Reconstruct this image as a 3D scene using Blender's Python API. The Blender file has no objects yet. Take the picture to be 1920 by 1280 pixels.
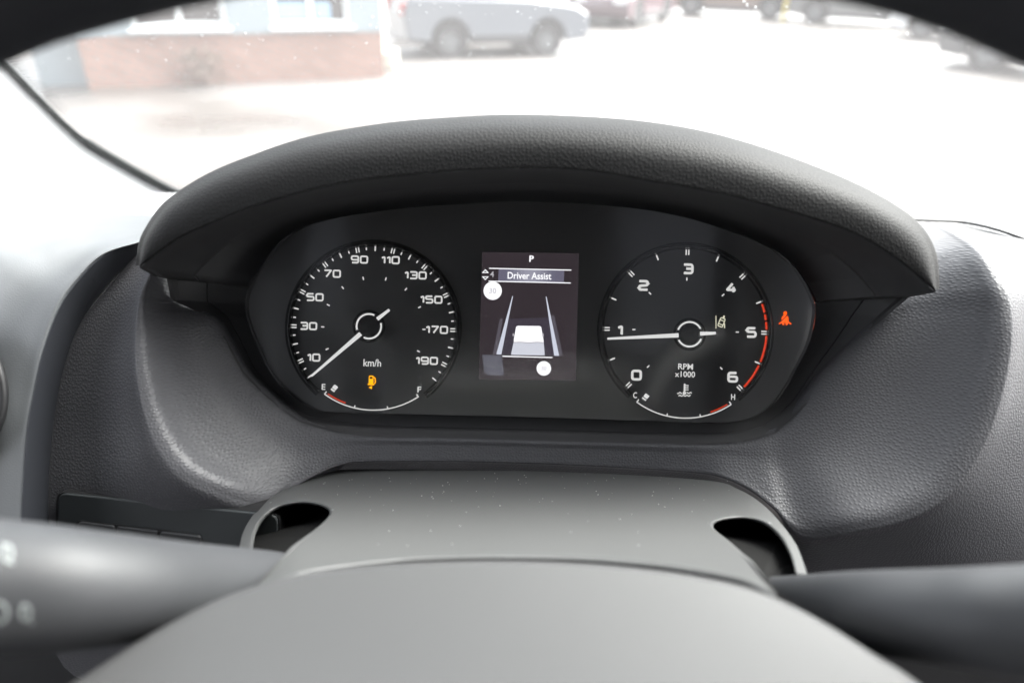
import bpy, bmesh, math, random
from mathutils import Vector, Matrix
from mathutils.geometry import delaunay_2d_cdt
from mathutils.bvhtree import BVHTree

random.seed(7)
sc = bpy.context.scene
col = sc.collection
rad = math.radians

# ------------------------------------------------------------------ camera
PITCH, ROLL, FPX = 29.5, 1.4, 1280.0
CAM = Vector((0, 0, 1.7))
DIAL = 420.0                                   # mm from the lens to the dial faces
p_, r_ = rad(PITCH), rad(ROLL)
FW = Vector((0, math.cos(p_), -math.sin(p_)))
U0 = Vector((0, math.sin(p_), math.cos(p_)))
R0 = Vector((1, 0, 0))
RT = R0 * math.cos(r_) + U0 * math.sin(r_)
UP = -R0 * math.sin(r_) + U0 * math.cos(r_)

cd = bpy.data.cameras.new('camera')
cam = bpy.data.objects.new('camera', cd)
col.objects.link(cam)
cam.matrix_world = Matrix(((RT.x, UP.x, -FW.x, CAM.x), (RT.y, UP.y, -FW.y, CAM.y),
                           (RT.z, UP.z, -FW.z, CAM.z), (0, 0, 0, 1)))
cd.sensor_width = 36.0
cd.lens = 24.0
cd.clip_start = 0.01
cd.clip_end = 500
cd.dof.use_dof = True
cd.dof.focus_distance = 0.408
cd.dof.aperture_fstop = 4.4
sc.camera = cam

# ------------------------------------------------------------------ sky, sun, exposure
EXPO = 3.0
SUN_EL, SUN_AZ = 50.0, 64.0                    # azimuth from straight ahead, towards the right
w = bpy.data.worlds.new('World')
sc.world = w
w.use_nodes = True
nt = w.node_tree
bg = nt.nodes['Background']
sky = nt.nodes.new('ShaderNodeTexSky')
sky.sky_type = 'NISHITA'
sky.sun_disc = False
sky.sun_elevation = rad(SUN_EL)
sky.sun_rotation = rad(SUN_AZ)
sky.air_density = 1.0
sky.dust_density = 6.0
hs = nt.nodes.new('ShaderNodeHueSaturation')
hs.inputs['Saturation'].default_value = 0.22
nt.links.new(sky.outputs[0], hs.inputs['Color'])
nt.links.new(hs.outputs[0], bg.inputs['Color'])
bg.inputs['Strength'].default_value = 0.125
sd = bpy.data.lights.new('sun', 'SUN')
sd.energy = 1.0
sd.angle = rad(42)
sd.color = (1.0, 0.97, 0.93)
sun = bpy.data.objects.new('sun', sd)
col.objects.link(sun)
sdir = Vector((math.sin(rad(SUN_AZ)) * math.cos(rad(SUN_EL)), math.cos(rad(SUN_AZ)) * math.cos(rad(SUN_EL)), math.sin(rad(SUN_EL))))
sun.rotation_euler = (-sdir).to_track_quat('-Z', 'Y').to_euler()
sun.location = sdir * 30

vs = sc.view_settings
sc.display_settings.display_device = 'sRGB'
vs.view_transform = 'Standard'
vs.look = 'None'
vs.gamma = 1
vs.exposure = EXPO
vs.use_curve_mapping = False
GAIN = 2.0 ** -EXPO                            # emission that displays as 1.0
sc.cycles.use_denoising = True
sc.cycles.max_bounces = 6
sc.cycles.diffuse_bounces = 3
sc.cycles.glossy_bounces = 3
sc.cycles.transparent_max_bounces = 16
sc.cycles.caustics_refractive = False
sc.cycles.caustics_reflective = False
sc.cycles.sample_clamp_indirect = 6

# ------------------------------------------------------------------ geometry helpers
def ray(px, py):
    return FW + RT * ((px - 960) / FPX) + UP * ((640 - py) / FPX)

def P(px, py, wmm):
    """a point seen at px,py lying wmm millimetres in front of the dial faces"""
    return CAM + ray(px, py) * ((DIAL - wmm) / 1000)

def G(px, py, z=0.0):
    d = ray(px, py)
    return CAM + d * ((z - CAM.z) / d.z)

def cr(a, b, c, d, t):
    return 0.5 * ((2 * b) + (c - a) * t + (2 * a - 5 * b + 4 * c - d) * t * t + (3 * b - a - 3 * c + d) * t ** 3)

def crv(pts, sub, closed=False):
    n = len(pts)
    out = []
    segs = n if closed else n - 1
    for i in range(segs):
        if closed:
            a, b, c, d = pts[(i - 1) % n], pts[i], pts[(i + 1) % n], pts[(i + 2) % n]
        else:
            a, b, c, d = pts[max(i - 1, 0)], pts[i], pts[i + 1], pts[min(i + 2, n - 1)]
        for k in range(sub):
            t = k / sub
            out.append(tuple(cr(a[j], b[j], c[j], d[j], t) for j in range(len(b))))
    if not closed:
        out.append(tuple(pts[-1]))
    return out

def resample(pts, n):
    L = [0]
    for a, b in zip(pts, pts[1:]):
        L.append(L[-1] + math.dist(a[:2], b[:2]))
    out, j = [], 0
    for i in range(n):
        s = L[-1] * i / (n - 1)
        while j < len(L) - 2 and L[j + 1] < s:
            j += 1
        t = (s - L[j]) / max(L[j + 1] - L[j], 1e-9)
        out.append(tuple(pts[j][k] + (pts[j + 1][k] - pts[j][k]) * t for k in range(len(pts[0]))))
    return out

class MB:
    def __init__(self):
        self.v, self.f = [], []
    def add(self, verts, faces):
        o = len(self.v)
        self.v += [Vector(x) for x in verts]
        self.f += [tuple(i + o for i in f) for f in faces]
        return self
    def grid(self, rows, closed_u=False, flip=False):
        n, m = len(rows), len(rows[0])
        fs = []
        for i in range(n - 1):
            for j in range(m if closed_u else m - 1):
                q = (i * m + j, i * m + (j + 1) % m, (i + 1) * m + (j + 1) % m, (i + 1) * m + j)
                fs.append(q[::-1] if flip else q)
        return self.add([x for r in rows for x in r], fs)
    def tube(self, path, radii, seg=12, caps=True, closed=False, squash=None):
        path = [Vector(x) for x in path]
        n = len(path)
        if not isinstance(radii, (list, tuple)):
            radii = [radii] * n
        rows = []
        ref = None
        for i in range(n):
            t = (path[(i + 1) % n] - path[i - 1]) if closed else (path[min(i + 1, n - 1)] - path[max(i - 1, 0)])
            t.normalize()
            if ref is None:
                ref = Vector((0, 0, 1)) if abs(t.z) < 0.9 else Vector((1, 0, 0))
            s = t.cross(ref).normalized()
            u = s.cross(t).normalized()
            ref = u
            rows.append([path[i] + (s * math.cos(a) + u * math.sin(a)) * radii[i] for a in [2 * math.pi * k / seg for k in range(seg)]])
        if closed:
            rows.append(rows[0])
        o = len(self.v)
        self.grid(rows, closed_u=True)
        if caps and not closed:
            self.f.append(tuple(o + k for k in range(seg)))
            self.f.append(tuple(o + (n - 1) * seg + k for k in reversed(range(seg))))
        return self
    def box(self, c, sx, sy, sz, ax=None):
        ax = ax or (Vector((1, 0, 0)), Vector((0, 1, 0)), Vector((0, 0, 1)))
        c = Vector(c)
        vs_ = [c + ax[0] * (sx / 2 * i) + ax[1] * (sy / 2 * j) + ax[2] * (sz / 2 * k) for i in (-1, 1) for j in (-1, 1) for k in (-1, 1)]
        return self.add(vs_, [(0, 1, 3, 2), (4, 6, 7, 5), (0, 4, 5, 1), (2, 3, 7, 6), (0, 2, 6, 4), (1, 5, 7, 3)])
    def prism(self, poly, vec):
        n = len(poly)
        vec = Vector(vec)
        return self.add([Vector(x) for x in poly] + [Vector(x) + vec for x in poly],
                        [tuple(range(n))[::-1], tuple(range(n, 2 * n))] + [(i, (i + 1) % n, n + (i + 1) % n, n + i) for i in range(n)])
    def build(self, name, mat, parent=None, smooth=False, thick=0, bevel=0, fix=True, angle=None):
        root = parent
        off = Vector((0, 0, 0))
        while root is not None:
            off += root.location
            root = root.parent
        loc = Vector((0, 0, 0))
        if parent is None:
            lo = Vector([min(x[i] for x in self.v) for i in range(3)])
            hi = Vector([max(x[i] for x in self.v) for i in range(3)])
            loc = Vector(((lo.x + hi.x) / 2, (lo.y + hi.y) / 2, lo.z))
            off = loc
        me = bpy.data.meshes.new(name)
        me.from_pydata([x - off for x in self.v], [], self.f)
        if fix:
            bm = bmesh.new()
            bm.from_mesh(me)
            bmesh.ops.recalc_face_normals(bm, faces=bm.faces)
            bm.to_mesh(me)
            bm.free()
        me.update()
        if smooth:
            me.polygons.foreach_set('use_smooth', [True] * len(me.polygons))
            if angle:
                me.set_sharp_from_angle(angle=rad(angle))
        me.materials.append(mat)
        o = bpy.data.objects.new(name, me)
        col.objects.link(o)
        o.location = loc
        o.parent = parent
        if bevel:
            m = o.modifiers.new('bevel', 'BEVEL'); m.width = bevel; m.segments = 3; m.limit_method = 'ANGLE'
        if thick:
            m = o.modifiers.new('solid', 'SOLIDIFY'); m.thickness = thick; m.offset = -1
        return o

def tag(o, label=None, cat=None, group=None, kind=None):
    if label: o['label'] = label
    if cat: o['category'] = cat
    if group: o['group'] = group
    if kind: o['kind'] = kind
    return o

def thing(name, label, cat, loc, group=None):
    o = bpy.data.objects.new(name, None)
    o.empty_display_size = 0.05
    col.objects.link(o)
    o.location = loc
    return tag(o, label, cat, group)

def to_w(rows):
    return [[P(*q) for q in r] for r in rows]

def loft(table, su, sv):
    """table[row][col] of (px,py,w) -> fine rows"""
    rows = [crv(r, su) for r in table]
    cols = [crv([rows[i][j] for i in range(len(rows))], sv) for j in range(len(rows[0]))]
    return [[cols[j][i] for j in range(len(cols))] for i in range(len(cols[0]))]

def patch(contour, h, step, holes=()):
    """triangulated sheet inside contour (pixels), w = h(px,py)"""
    pts, edges = [], []
    for c in [contour] + list(holes):
        o = len(pts)
        pts += [Vector(q[:2]) for q in c]
        edges += [(o + i, o + (i + 1) % len(c)) for i in range(len(c))]
    def inside(x, y, c):
        r = False
        for (x1, y1), (x2, y2) in zip(c, c[1:] + c[:1]):
            if (y1 > y) != (y2 > y) and x < (x2 - x1) * (y - y1) / (y2 - y1) + x1:
                r = not r
        return r
    c2 = [tuple(q[:2]) for q in contour]
    x0, x1 = min(q[0] for q in c2), max(q[0] for q in c2)
    y0, y1 = min(q[1] for q in c2), max(q[1] for q in c2)
    edge = list(pts)
    y = y0 + step / 2
    while y < y1:
        x = x0 + step / 2
        while x < x1:
            if inside(x, y, c2) and min((e.x - x) ** 2 + (e.y - y) ** 2 for e in edge) > (step * .45) ** 2:
                pts.append(Vector((x, y)))
            x += step
        y += step
    v, _, f, *_ = delaunay_2d_cdt(pts, edges, [], 1, 1e-4)
    return [(q.x, q.y, h(q.x, q.y)) for q in v], f

# ------------------------------------------------------------------ materials
def new_mat(name):
    m = bpy.data.materials.new(name)
    m.use_nodes = True
    n = m.node_tree.nodes
    return m, m.node_tree, n['Principled BSDF']

def plastic(name, base, rough=0.5, grain=None, spec=0.5, speck=0.0, fine=0.02):
    m, t, b = new_mat(name)
    N, L = t.nodes.new, t.links.new
    tc = N('ShaderNodeTexCoord')
    nz = N('ShaderNodeTexNoise')
    nz.inputs['Scale'].default_value = 14
    nz.inputs['Detail'].default_value = 5
    L(tc.outputs['Object'], nz.inputs['Vector'])
    mr = N('ShaderNodeMapRange')
    mr.inputs['To Min'].default_value = rough - .05
    mr.inputs['To Max'].default_value = rough + .06
    L(nz.outputs[0], mr.inputs['Value'])
    L(mr.outputs[0], b.inputs['Roughness'])
    b.inputs['Base Color'].default_value = (*base, 1)
    b.inputs['Specular IOR Level'].default_value = spec
    if speck:
        vo = N('ShaderNodeTexVoronoi')
        vo.inputs['Scale'].default_value = 95
        L(tc.outputs['Object'], vo.inputs['Vector'])
        lt = N('ShaderNodeMath'); lt.operation = 'LESS_THAN'
        lt.inputs[1].default_value = 0.055
        L(vo.outputs['Distance'], lt.inputs[0])
        wn = N('ShaderNodeTexWhiteNoise')
        L(vo.outputs['Position'], wn.inputs['Vector'])
        g2 = N('ShaderNodeMath'); g2.operation = 'GREATER_THAN'; g2.inputs[1].default_value = 0.55
        L(wn.outputs['Value'], g2.inputs[0])
        mu = N('ShaderNodeMath'); mu.operation = 'MULTIPLY'
        L(lt.outputs[0], mu.inputs[0]); L(g2.outputs[0], mu.inputs[1])
        mx = N('ShaderNodeMix'); mx.data_type = 'RGBA'
        mx.inputs['A'].default_value = (*base, 1)
        mx.inputs['B'].default_value = (speck, speck, speck, 1)
        L(mu.outputs[0], mx.inputs['Factor'])
        L(mx.outputs['Result'], b.inputs['Base Color'])
    bump = N('ShaderNodeBump')
    if grain:
        sz, dist = grain                      # cell size in metres, relief in metres
        dx = N('ShaderNodeVectorMath'); dx.operation = 'DOT_PRODUCT'; dx.inputs[1].default_value = RT
        dy = N('ShaderNodeVectorMath'); dy.operation = 'DOT_PRODUCT'; dy.inputs[1].default_value = UP
        L(tc.outputs['Object'], dx.inputs[0]); L(tc.outputs['Object'], dy.inputs[0])
        cb = N('ShaderNodeCombineXYZ')
        L(dx.outputs['Value'], cb.inputs['X']); L(dy.outputs['Value'], cb.inputs['Y'])
        vo = N('ShaderNodeTexVoronoi')
        vo.voronoi_dimensions = '2D'
        vo.feature = 'F1'
        vo.inputs['Scale'].default_value = 1 / sz
        vo.inputs['Randomness'].default_value = 0.75
        L(cb.outputs[0], vo.inputs['Vector'])
        pw = N('ShaderNodeMapRange'); pw.interpolation_type = 'SMOOTHSTEP'
        pw.inputs['From Min'].default_value = 0.0
        pw.inputs['From Max'].default_value = 0.52
        pw.inputs['To Min'].default_value = 1
        pw.inputs['To Max'].default_value = 0
        L(vo.outputs['Distance'], pw.inputs['Value'])
        L(pw.outputs[0], bump.inputs['Height'])
        bump.inputs['Distance'].default_value = dist
        bump.inputs['Strength'].default_value = 1.0
    else:
        fz = N('ShaderNodeTexNoise')
        fz.inputs['Scale'].default_value = 1800
        L(tc.outputs['Object'], fz.inputs['Vector'])
        L(fz.outputs[0], bump.inputs['Height'])
        bump.inputs['Distance'].default_value = 0.00004
        bump.inputs['Strength'].default_value = min(1, fine * 20)
    L(bump.outputs[0], b.inputs['Normal'])
    return m

def emit(name, color, s=1.0):
    m = bpy.data.materials.new(name)
    m.use_nodes = True
    t = m.node_tree
    t.nodes.clear()
    e = t.nodes.new('ShaderNodeEmission')
    e.inputs['Color'].default_value = (*color, 1)
    e.inputs['Strength'].default_value = s * GAIN
    o = t.nodes.new('ShaderNodeOutputMaterial')
    t.links.new(e.outputs[0], o.inputs['Surface'])
    return m

def simple(name, base, rough=0.5, metal=0.0, noise=0.0, nscale=5.0, coat=0.0, spec=0.5, bump=0.0):
    m, t, b = new_mat(name)
    b.inputs['Base Color'].default_value = (*base, 1)
    b.inputs['Roughness'].default_value = rough
    b.inputs['Metallic'].default_value = metal
    b.inputs['Coat Weight'].default_value = coat
    b.inputs['Specular IOR Level'].default_value = spec
    if noise or bump:
        N, L = t.nodes.new, t.links.new
        tc = N('ShaderNodeTexCoord')
        nz = N('ShaderNodeTexNoise')
        nz.inputs['Scale'].default_value = nscale
        nz.inputs['Detail'].default_value = 6
        L(tc.outputs['Object'], nz.inputs['Vector'])
        mx = N('ShaderNodeMix'); mx.data_type = 'RGBA'
        mx.inputs['A'].default_value = (*[c * (1 - noise) for c in base], 1)
        mx.inputs['B'].default_value = (*[min(1, c * (1 + noise)) for c in base], 1)
        L(nz.outputs[0], mx.inputs['Factor'])
        L(mx.outputs['Result'], b.inputs['Base Color'])
        if bump:
            bp = N('ShaderNodeBump')
            bp.inputs['Distance'].default_value = bump
            L(nz.outputs[0], bp.inputs['Height'])
            L(bp.outputs[0], b.inputs['Normal'])
    return m

M = {}
M['hood'] = plastic('grained_hood_plastic', (.013, .013, .0134), .6, grain=(.0018, .00011), spec=.16)
M['surround'] = plastic('grained_dash_plastic', (.075, .075, .081), .44, grain=(.0018, .00014), spec=.36)
M['dash'] = plastic('dash_top_plastic', (.26, .26, .265), .5, grain=(.0016, .00008))
M['pod'] = plastic('side_pod_plastic', (.09, .095, .10), .46, grain=(.0012, .00004))
M['strip'] = plastic('step_band_dark', (.022, .024, .03), .55)
M['liner'] = plastic('binnacle_liner_plastic', (.045, .045, .047), .65)
M['shroud'] = plastic('column_shroud_plastic', (.07, .0715, .0715), .5, speck=.35)
M['hub'] = plastic('wheel_hub_plastic', (.062, .0625, .0635), .6)
M['stalk'] = plastic('stalk_plastic', (.042, .0435, .047), .5)
M['rim'] = plastic('wheel_rim_leather', (.012, .013, .017), .6, grain=(.0016, .0001))
M['black'] = plastic('black_plastic', (.010, .010, .011), .5)
M['socket'] = plastic('socket_black', (.008, .008, .008), .9, spec=.1)
M['panel'] = plastic('switch_panel_plastic', (.028, .032, .034), .5)
M['button'] = plastic('button_plastic', (.024, .025, .027), .45)
M['dial'] = plastic('dial_face_hazed', (.085, .085, .087), .5)  # lifted from black: the lens's reflection haze is put into this colour
M['ring'] = simple('gloss_black_ring', (.006, .006, .007), .25)
M['white'] = emit('backlit_white', (.92, .92, .90), .80)
M['needle'] = emit('lit_needle_white', (.93, .93, .92), .85)
M['red'] = emit('backlit_red', (.9, .06, .02), .85)
M['amber'] = emit('warning_amber', (1.0, .40, .0), 1.7)
M['belt'] = emit('warning_red', (1.0, .09, .003), 1.7)
M['cream'] = emit('lamp_cream', (.95, .93, .70), .85)
M['print'] = simple('white_print', (.24, .26, .26), .6)
M['seal'] = simple('rubber_seal', (.016, .018, .018), .6)
M['trim'] = simple('pillar_trim_grey', (.72, .73, .74), .6, noise=.05, nscale=20)

def glass_sheet(name, base_tr, film, film_col=(1, 1, 1), gloss=0.04, rough=0.02):
    m = bpy.data.materials.new(name)
    m.use_nodes = True
    t = m.node_tree
    t.nodes.clear()
    N, L = t.nodes.new, t.links.new
    tr = N('ShaderNodeBsdfTransparent'); tr.inputs[0].default_value = (*base_tr, 1)
    out = N('ShaderNodeOutputMaterial')
    cur = tr.outputs[0]
    if film:
        tl = N('ShaderNodeBsdfTranslucent'); tl.inputs[0].default_value = (*film_col, 1)
        tc = N('ShaderNodeTexCoord')
        nz = N('ShaderNodeTexNoise'); nz.inputs['Scale'].default_value = 4; nz.inputs['Detail'].default_value = 6
        L(tc.outputs['Object'], nz.inputs['Vector'])
        mr = N('ShaderNodeMapRange'); mr.inputs['To Min'].default_value = film * .7; mr.inputs['To Max'].default_value = film * 1.3
        L(nz.outputs[0], mr.inputs['Value'])
        mx = N('ShaderNodeMixShader'); L(mr.outputs[0], mx.inputs[0])
        L(cur, mx.inputs[1]); L(tl.outputs[0], mx.inputs[2])
        cur = mx.outputs[0]
    if gloss:
        gl = N('ShaderNodeBsdfGlossy'); gl.inputs['Roughness'].default_value = rough
        fr = N('ShaderNodeFresnel'); fr.inputs['IOR'].default_value = 1.45
        mx = N('ShaderNodeMixShader'); L(fr.outputs[0], mx.inputs[0])
        L(cur, mx.inputs[1]); L(gl.outputs[0], mx.inputs[2])
        cur = mx.outputs[0]
    L(cur, out.inputs['Surface'])
    return m
M['screen_glass'] = glass_sheet('cluster_lens_clear', (.97, .97, .97), 0, gloss=1, rough=.12)
M['windscreen'] = glass_sheet('wet_windscreen_glass', (.93, .96, .95), .048, gloss=0)
m_, t_, b_ = new_mat('rain_water')
b_.inputs['Transmission Weight'].default_value = 1
b_.inputs['Roughness'].default_value = 0.0
b_.inputs['IOR'].default_value = 1.33
M['water'] = m_

M['tint'] = glass_sheet('reflection_pane_glass', (.38, .38, .39), 0, gloss=0)  # for the panes added to the bulkhead
# ------------------------------------------------------------------ setting: ground and cab
def ground_mat():
    m, t, b = new_mat('wet_car_park_surface')
    N, L = t.nodes.new, t.links.new
    tc = N('ShaderNodeTexCoord')
    n1 = N('ShaderNodeTexNoise'); n1.inputs['Scale'].default_value = .35; n1.inputs['Detail'].default_value = 7
    n2 = N('ShaderNodeTexNoise'); n2.inputs['Scale'].default_value = 9; n2.inputs['Detail'].default_value = 8
    L(tc.outputs['Object'], n1.inputs['Vector']); L(tc.outputs['Object'], n2.inputs['Vector'])
    r1 = N('ShaderNodeValToRGB')
    r1.color_ramp.elements[0].position = .35; r1.color_ramp.elements[0].color = (.055, .047, .041, 1)
    r1.color_ramp.elements[1].position = .68; r1.color_ramp.elements[1].color = (.135, .125, .12, 1)
    L(n1.outputs[0], r1.inputs[0])
    mx = N('ShaderNodeMix'); mx.data_type = 'RGBA'; mx.blend_type = 'MULTIPLY'; mx.inputs['Factor'].default_value = .5
    L(r1.outputs[0], mx.inputs['A']); L(n2.outputs['Color'], mx.inputs['B'])
    mr = N('ShaderNodeMapRange'); mr.inputs['From Min'].default_value = .4; mr.inputs['From Max'].default_value = .6
    mr.inputs['To Min'].default_value = .25; mr.inputs['To Max'].default_value = .6
    L(n1.outputs[0], mr.inputs['Value'])
    L(r1.outputs[0], b.inputs['Base Color']); L(mr.outputs[0], b.inputs['Roughness'])
    bp = N('ShaderNodeBump'); bp.inputs['Distance'].default_value = .004
    L(n2.outputs[0], bp.inputs['Height']); L(bp.outputs[0], b.inputs['Normal'])
    return m
g = MB().grid([[(x, y, 0) for x in (-150, -20, 20, 150)] for y in (-60, 5, 40, 260)]).build('ground', ground_mat())
tag(g, 'pale wet car park surface outside the windscreen', kind='structure')

lining = simple('cab_lining_grey', (.10, .10, .103), .8, noise=.08, nscale=8)
cabm = simple('cab_lower_dark', (.03, .03, .033), .8)
# roof lining, bulkhead and door sides of the cab around the camera
o = MB().box((.35, -.39, 2.13), 2.2, 1.12, .04).build('roof_lining', lining)
tag(o, 'grey cab roof lining above the driver', kind='structure')
b = MB()
for x0, x1 in ((-.75, -.62), (-.42, .28), (.55, .72), (.95, 1.45)):
    b.box(((x0 + x1) / 2, -.95, 1.25), x1 - x0, .04, 1.75)
for x0, x1 in ((-.62, -.42), (.28, .55), (.72, .95)):  # gaps opened for the added panes
    b.box(((x0 + x1) / 2, -.95, .94), x1 - x0, .04, 1.13)
o = b.build('cab_bulkhead', simple('bulkhead_grey', (.22, .22, .225), .8, noise=.08, nscale=8))
tag(o, 'grey bulkhead wall behind the seats', kind='structure')
for x0, x1 in ((-.62, -.42), (.28, .55), (.72, .95)):
    MB().box(((x0 + x1) / 2, -.95, 1.815), x1 - x0, .006, .61).build('reflection_pane', M['tint'], o)  # unseen panes, added to give the cluster lens faint vertical reflections
for x, nm in ((-.74, 'left'), (1.44, 'right')):
    b = MB().box((x, 0.0, .82), .05, 1.85, .84)
    b.box((x, -.80, 1.68), .05, .26, .86)
    o = b.build('door_lining', cabm)
    tag(o, 'dark %s door lining of the cab' % nm, kind='structure')
o = MB().box((.35, 0.0, .42), 2.2, 1.86, .04).build('cab_floor', cabm)
tag(o, 'dark cab floor', kind='structure')

seat = thing('reflection_seat', 'unseen driver seat behind the camera, added for its reflection in the lens', 'seat', (0, -.72, .44))  # out of view, added to reflect as upright bands in the cluster lens
M['cloth'] = simple('seat_reflection_pale', (.75, .74, .73), .9, noise=.1, nscale=60)  # pale centre and dark sides picked for those reflection bands
M['cloth2'] = simple('seat_reflection_dark', (.04, .04, .042), .9)
for x_, w_, m_n in ((0, .40, 'cloth'), (-.26, .10, 'cloth2'), (.26, .10, 'cloth2')):
    MB().box((x_, -.74, 1.36), w_, .16, .66).build('backrest', M[m_n], seat, bevel=.05)
MB().box((0, -.76, 1.82), .30, .11, .20).build('head_rest', M['cloth2'], seat, bevel=.04)
MB().box((0, -.48, .95), .54, .52, .16).build('cushion', M['cloth2'], seat, bevel=.05)
MB().box((0, -.52, .66), .46, .44, .42).build('pedestal', cabm, seat)

# ------------------------------------------------------------------ windscreen
WB, WS = Vector((0, .95, 1.40)), 1.02
def WSP(px, py, off=0.0):
    d = ray(px, py)
    t = (WB.y - CAM.y - (CAM.z - WB.z) * WS) / (d.y + WS * d.z)
    return CAM + d * (t - off)
WX, WU = Vector((1, 0, 0)), Vector((0, -WS, 1)).normalized()
WN = WX.cross(WU)                               # towards the cab or out
if WN.y > 0: WN = -WN
wsc = thing('windscreen', 'wet windscreen with rain drops and a black edge band', 'windscreen', (0.3, .95, 1.36))
seal_px = [(-420, -330), (-260, -160), (-120, -20), (0, 108), (60, 170), (145, 252), (230, 306), (300, 345), (345, 366), (420, 392), (520, 410), (700, 420), (1000, 425), (1400, 430), (1900, 440), (2600, 450)]
seal_c = crv(seal_px, 8)
# glass: from the seal curve up
top = []
rows = [[], [], []]
for q in seal_c:
    b = WSP(*q)
    s_top = (2.12 - b.z) / WU.z
    for k, fr_ in enumerate((0, .5, 1)):
        rows[k].append(b + WU * s_top * fr_ if s_top > 0 else b)
MB().grid(rows).build('glass_pane', M['windscreen'], wsc)
# black band along the edge: an extruded strip of varying width
wid = lambda x: 26 if x < 150 else (22 if x < 300 else 30)
rs = [[], [], [], []]
for i, q in enumerate(seal_c):
    a, b = seal_c[max(i - 1, 0)], seal_c[min(i + 1, len(seal_c) - 1)]
    t = Vector((b[0] - a[0], b[1] - a[1])).normalized()
    n = Vector((-t.y, t.x))                     # outwards, down left
    wd = 11 if q[0] < 60 else (9 if q[0] < 160 else 14)
    for k, (s, off) in enumerate(((-.5, .001), (-.3, .010), (.5, .010), (.5, .0))):
        rs[k].append(WSP(q[0] + n.x * wd * s, q[1] + n.y * wd * s, off))
MB().grid(rs).build('rubber_seal', M['seal'], wsc, smooth=True, angle=40)
# printed dots beside the band
mb = MB()
for rown, (d0, r0) in enumerate(((10, 1.5), (15, 1.25), (20, 1.0), (25, .8))):
    pts = resample(seal_c[:96], 420)
    for i, q in enumerate(pts[:-1]):
        if (i + rown) % 2: continue
        b = pts[i + 1]
        t = Vector((b[0] - q[0], b[1] - q[1])).normalized()
        c = WSP(q[0] + t.y * d0, q[1] - t.x * d0, .0015)
        rr = r0 * .0011
        mb.add([c + (WX * math.cos(a) + WU * math.sin(a)) * rr for a in [k * math.pi / 3 for k in range(6)]], [(0, 1, 2, 3, 4, 5)])
tag(mb.build('edge_dots', M['seal'], wsc), kind='stuff')
# rain drops: flattened caps on the outer face
mb = MB()
def drop(px, py, r, st=1.0):
    c = WSP(px, py, -.0015)
    rows_ = []
    for j in range(4):
        a = j / 3 * math.pi / 2
        rows_.append([c - WN * (math.sin(a) * r * .14) + (WX * math.cos(b) + WU * math.sin(b) * st) * (r * math.cos(a) + 1e-6) for b in [k * math.pi / 5 for k in range(10)]])
    o_ = len(mb.v)
    mb.grid(rows_, closed_u=True)
    mb.f.append(tuple(o_ + k for k in range(10)))
for i in range(760):
    if random.random() < .55:
        x, y = random.uniform(0, 760), random.uniform(-30, 260) * random.random() ** .5
    else:
        x, y = random.uniform(700, 1920), random.uniform(-30, 150)
    drop(x, y, random.choice((.0004, .0005, .0006, .0007, .0009, .0012)) * random.uniform(.7, 1.15), random.uniform(.4, 1.1))
tag(mb.build('rain_drops', M['water'], wsc, smooth=True), kind='stuff')

# pillar trim outside the band
rows = [[], [], []]
sub = [q for q in seal_c if q[0] < 420]
for q in sub:
    b = WSP(q[0] - 4, q[1] + 6, .002)
    rows[0].append(b)
    rows[1].append(b + Vector((-.012, -.07, -.02)))
    rows[2].append(b + Vector((-.09, -.36, -.13)))
o = MB().grid(rows).build('pillar_trim', M['trim'], smooth=True, thick=.004)
tag(o, 'pale grey pillar trim beside the windscreen edge', 'trim')

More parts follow.
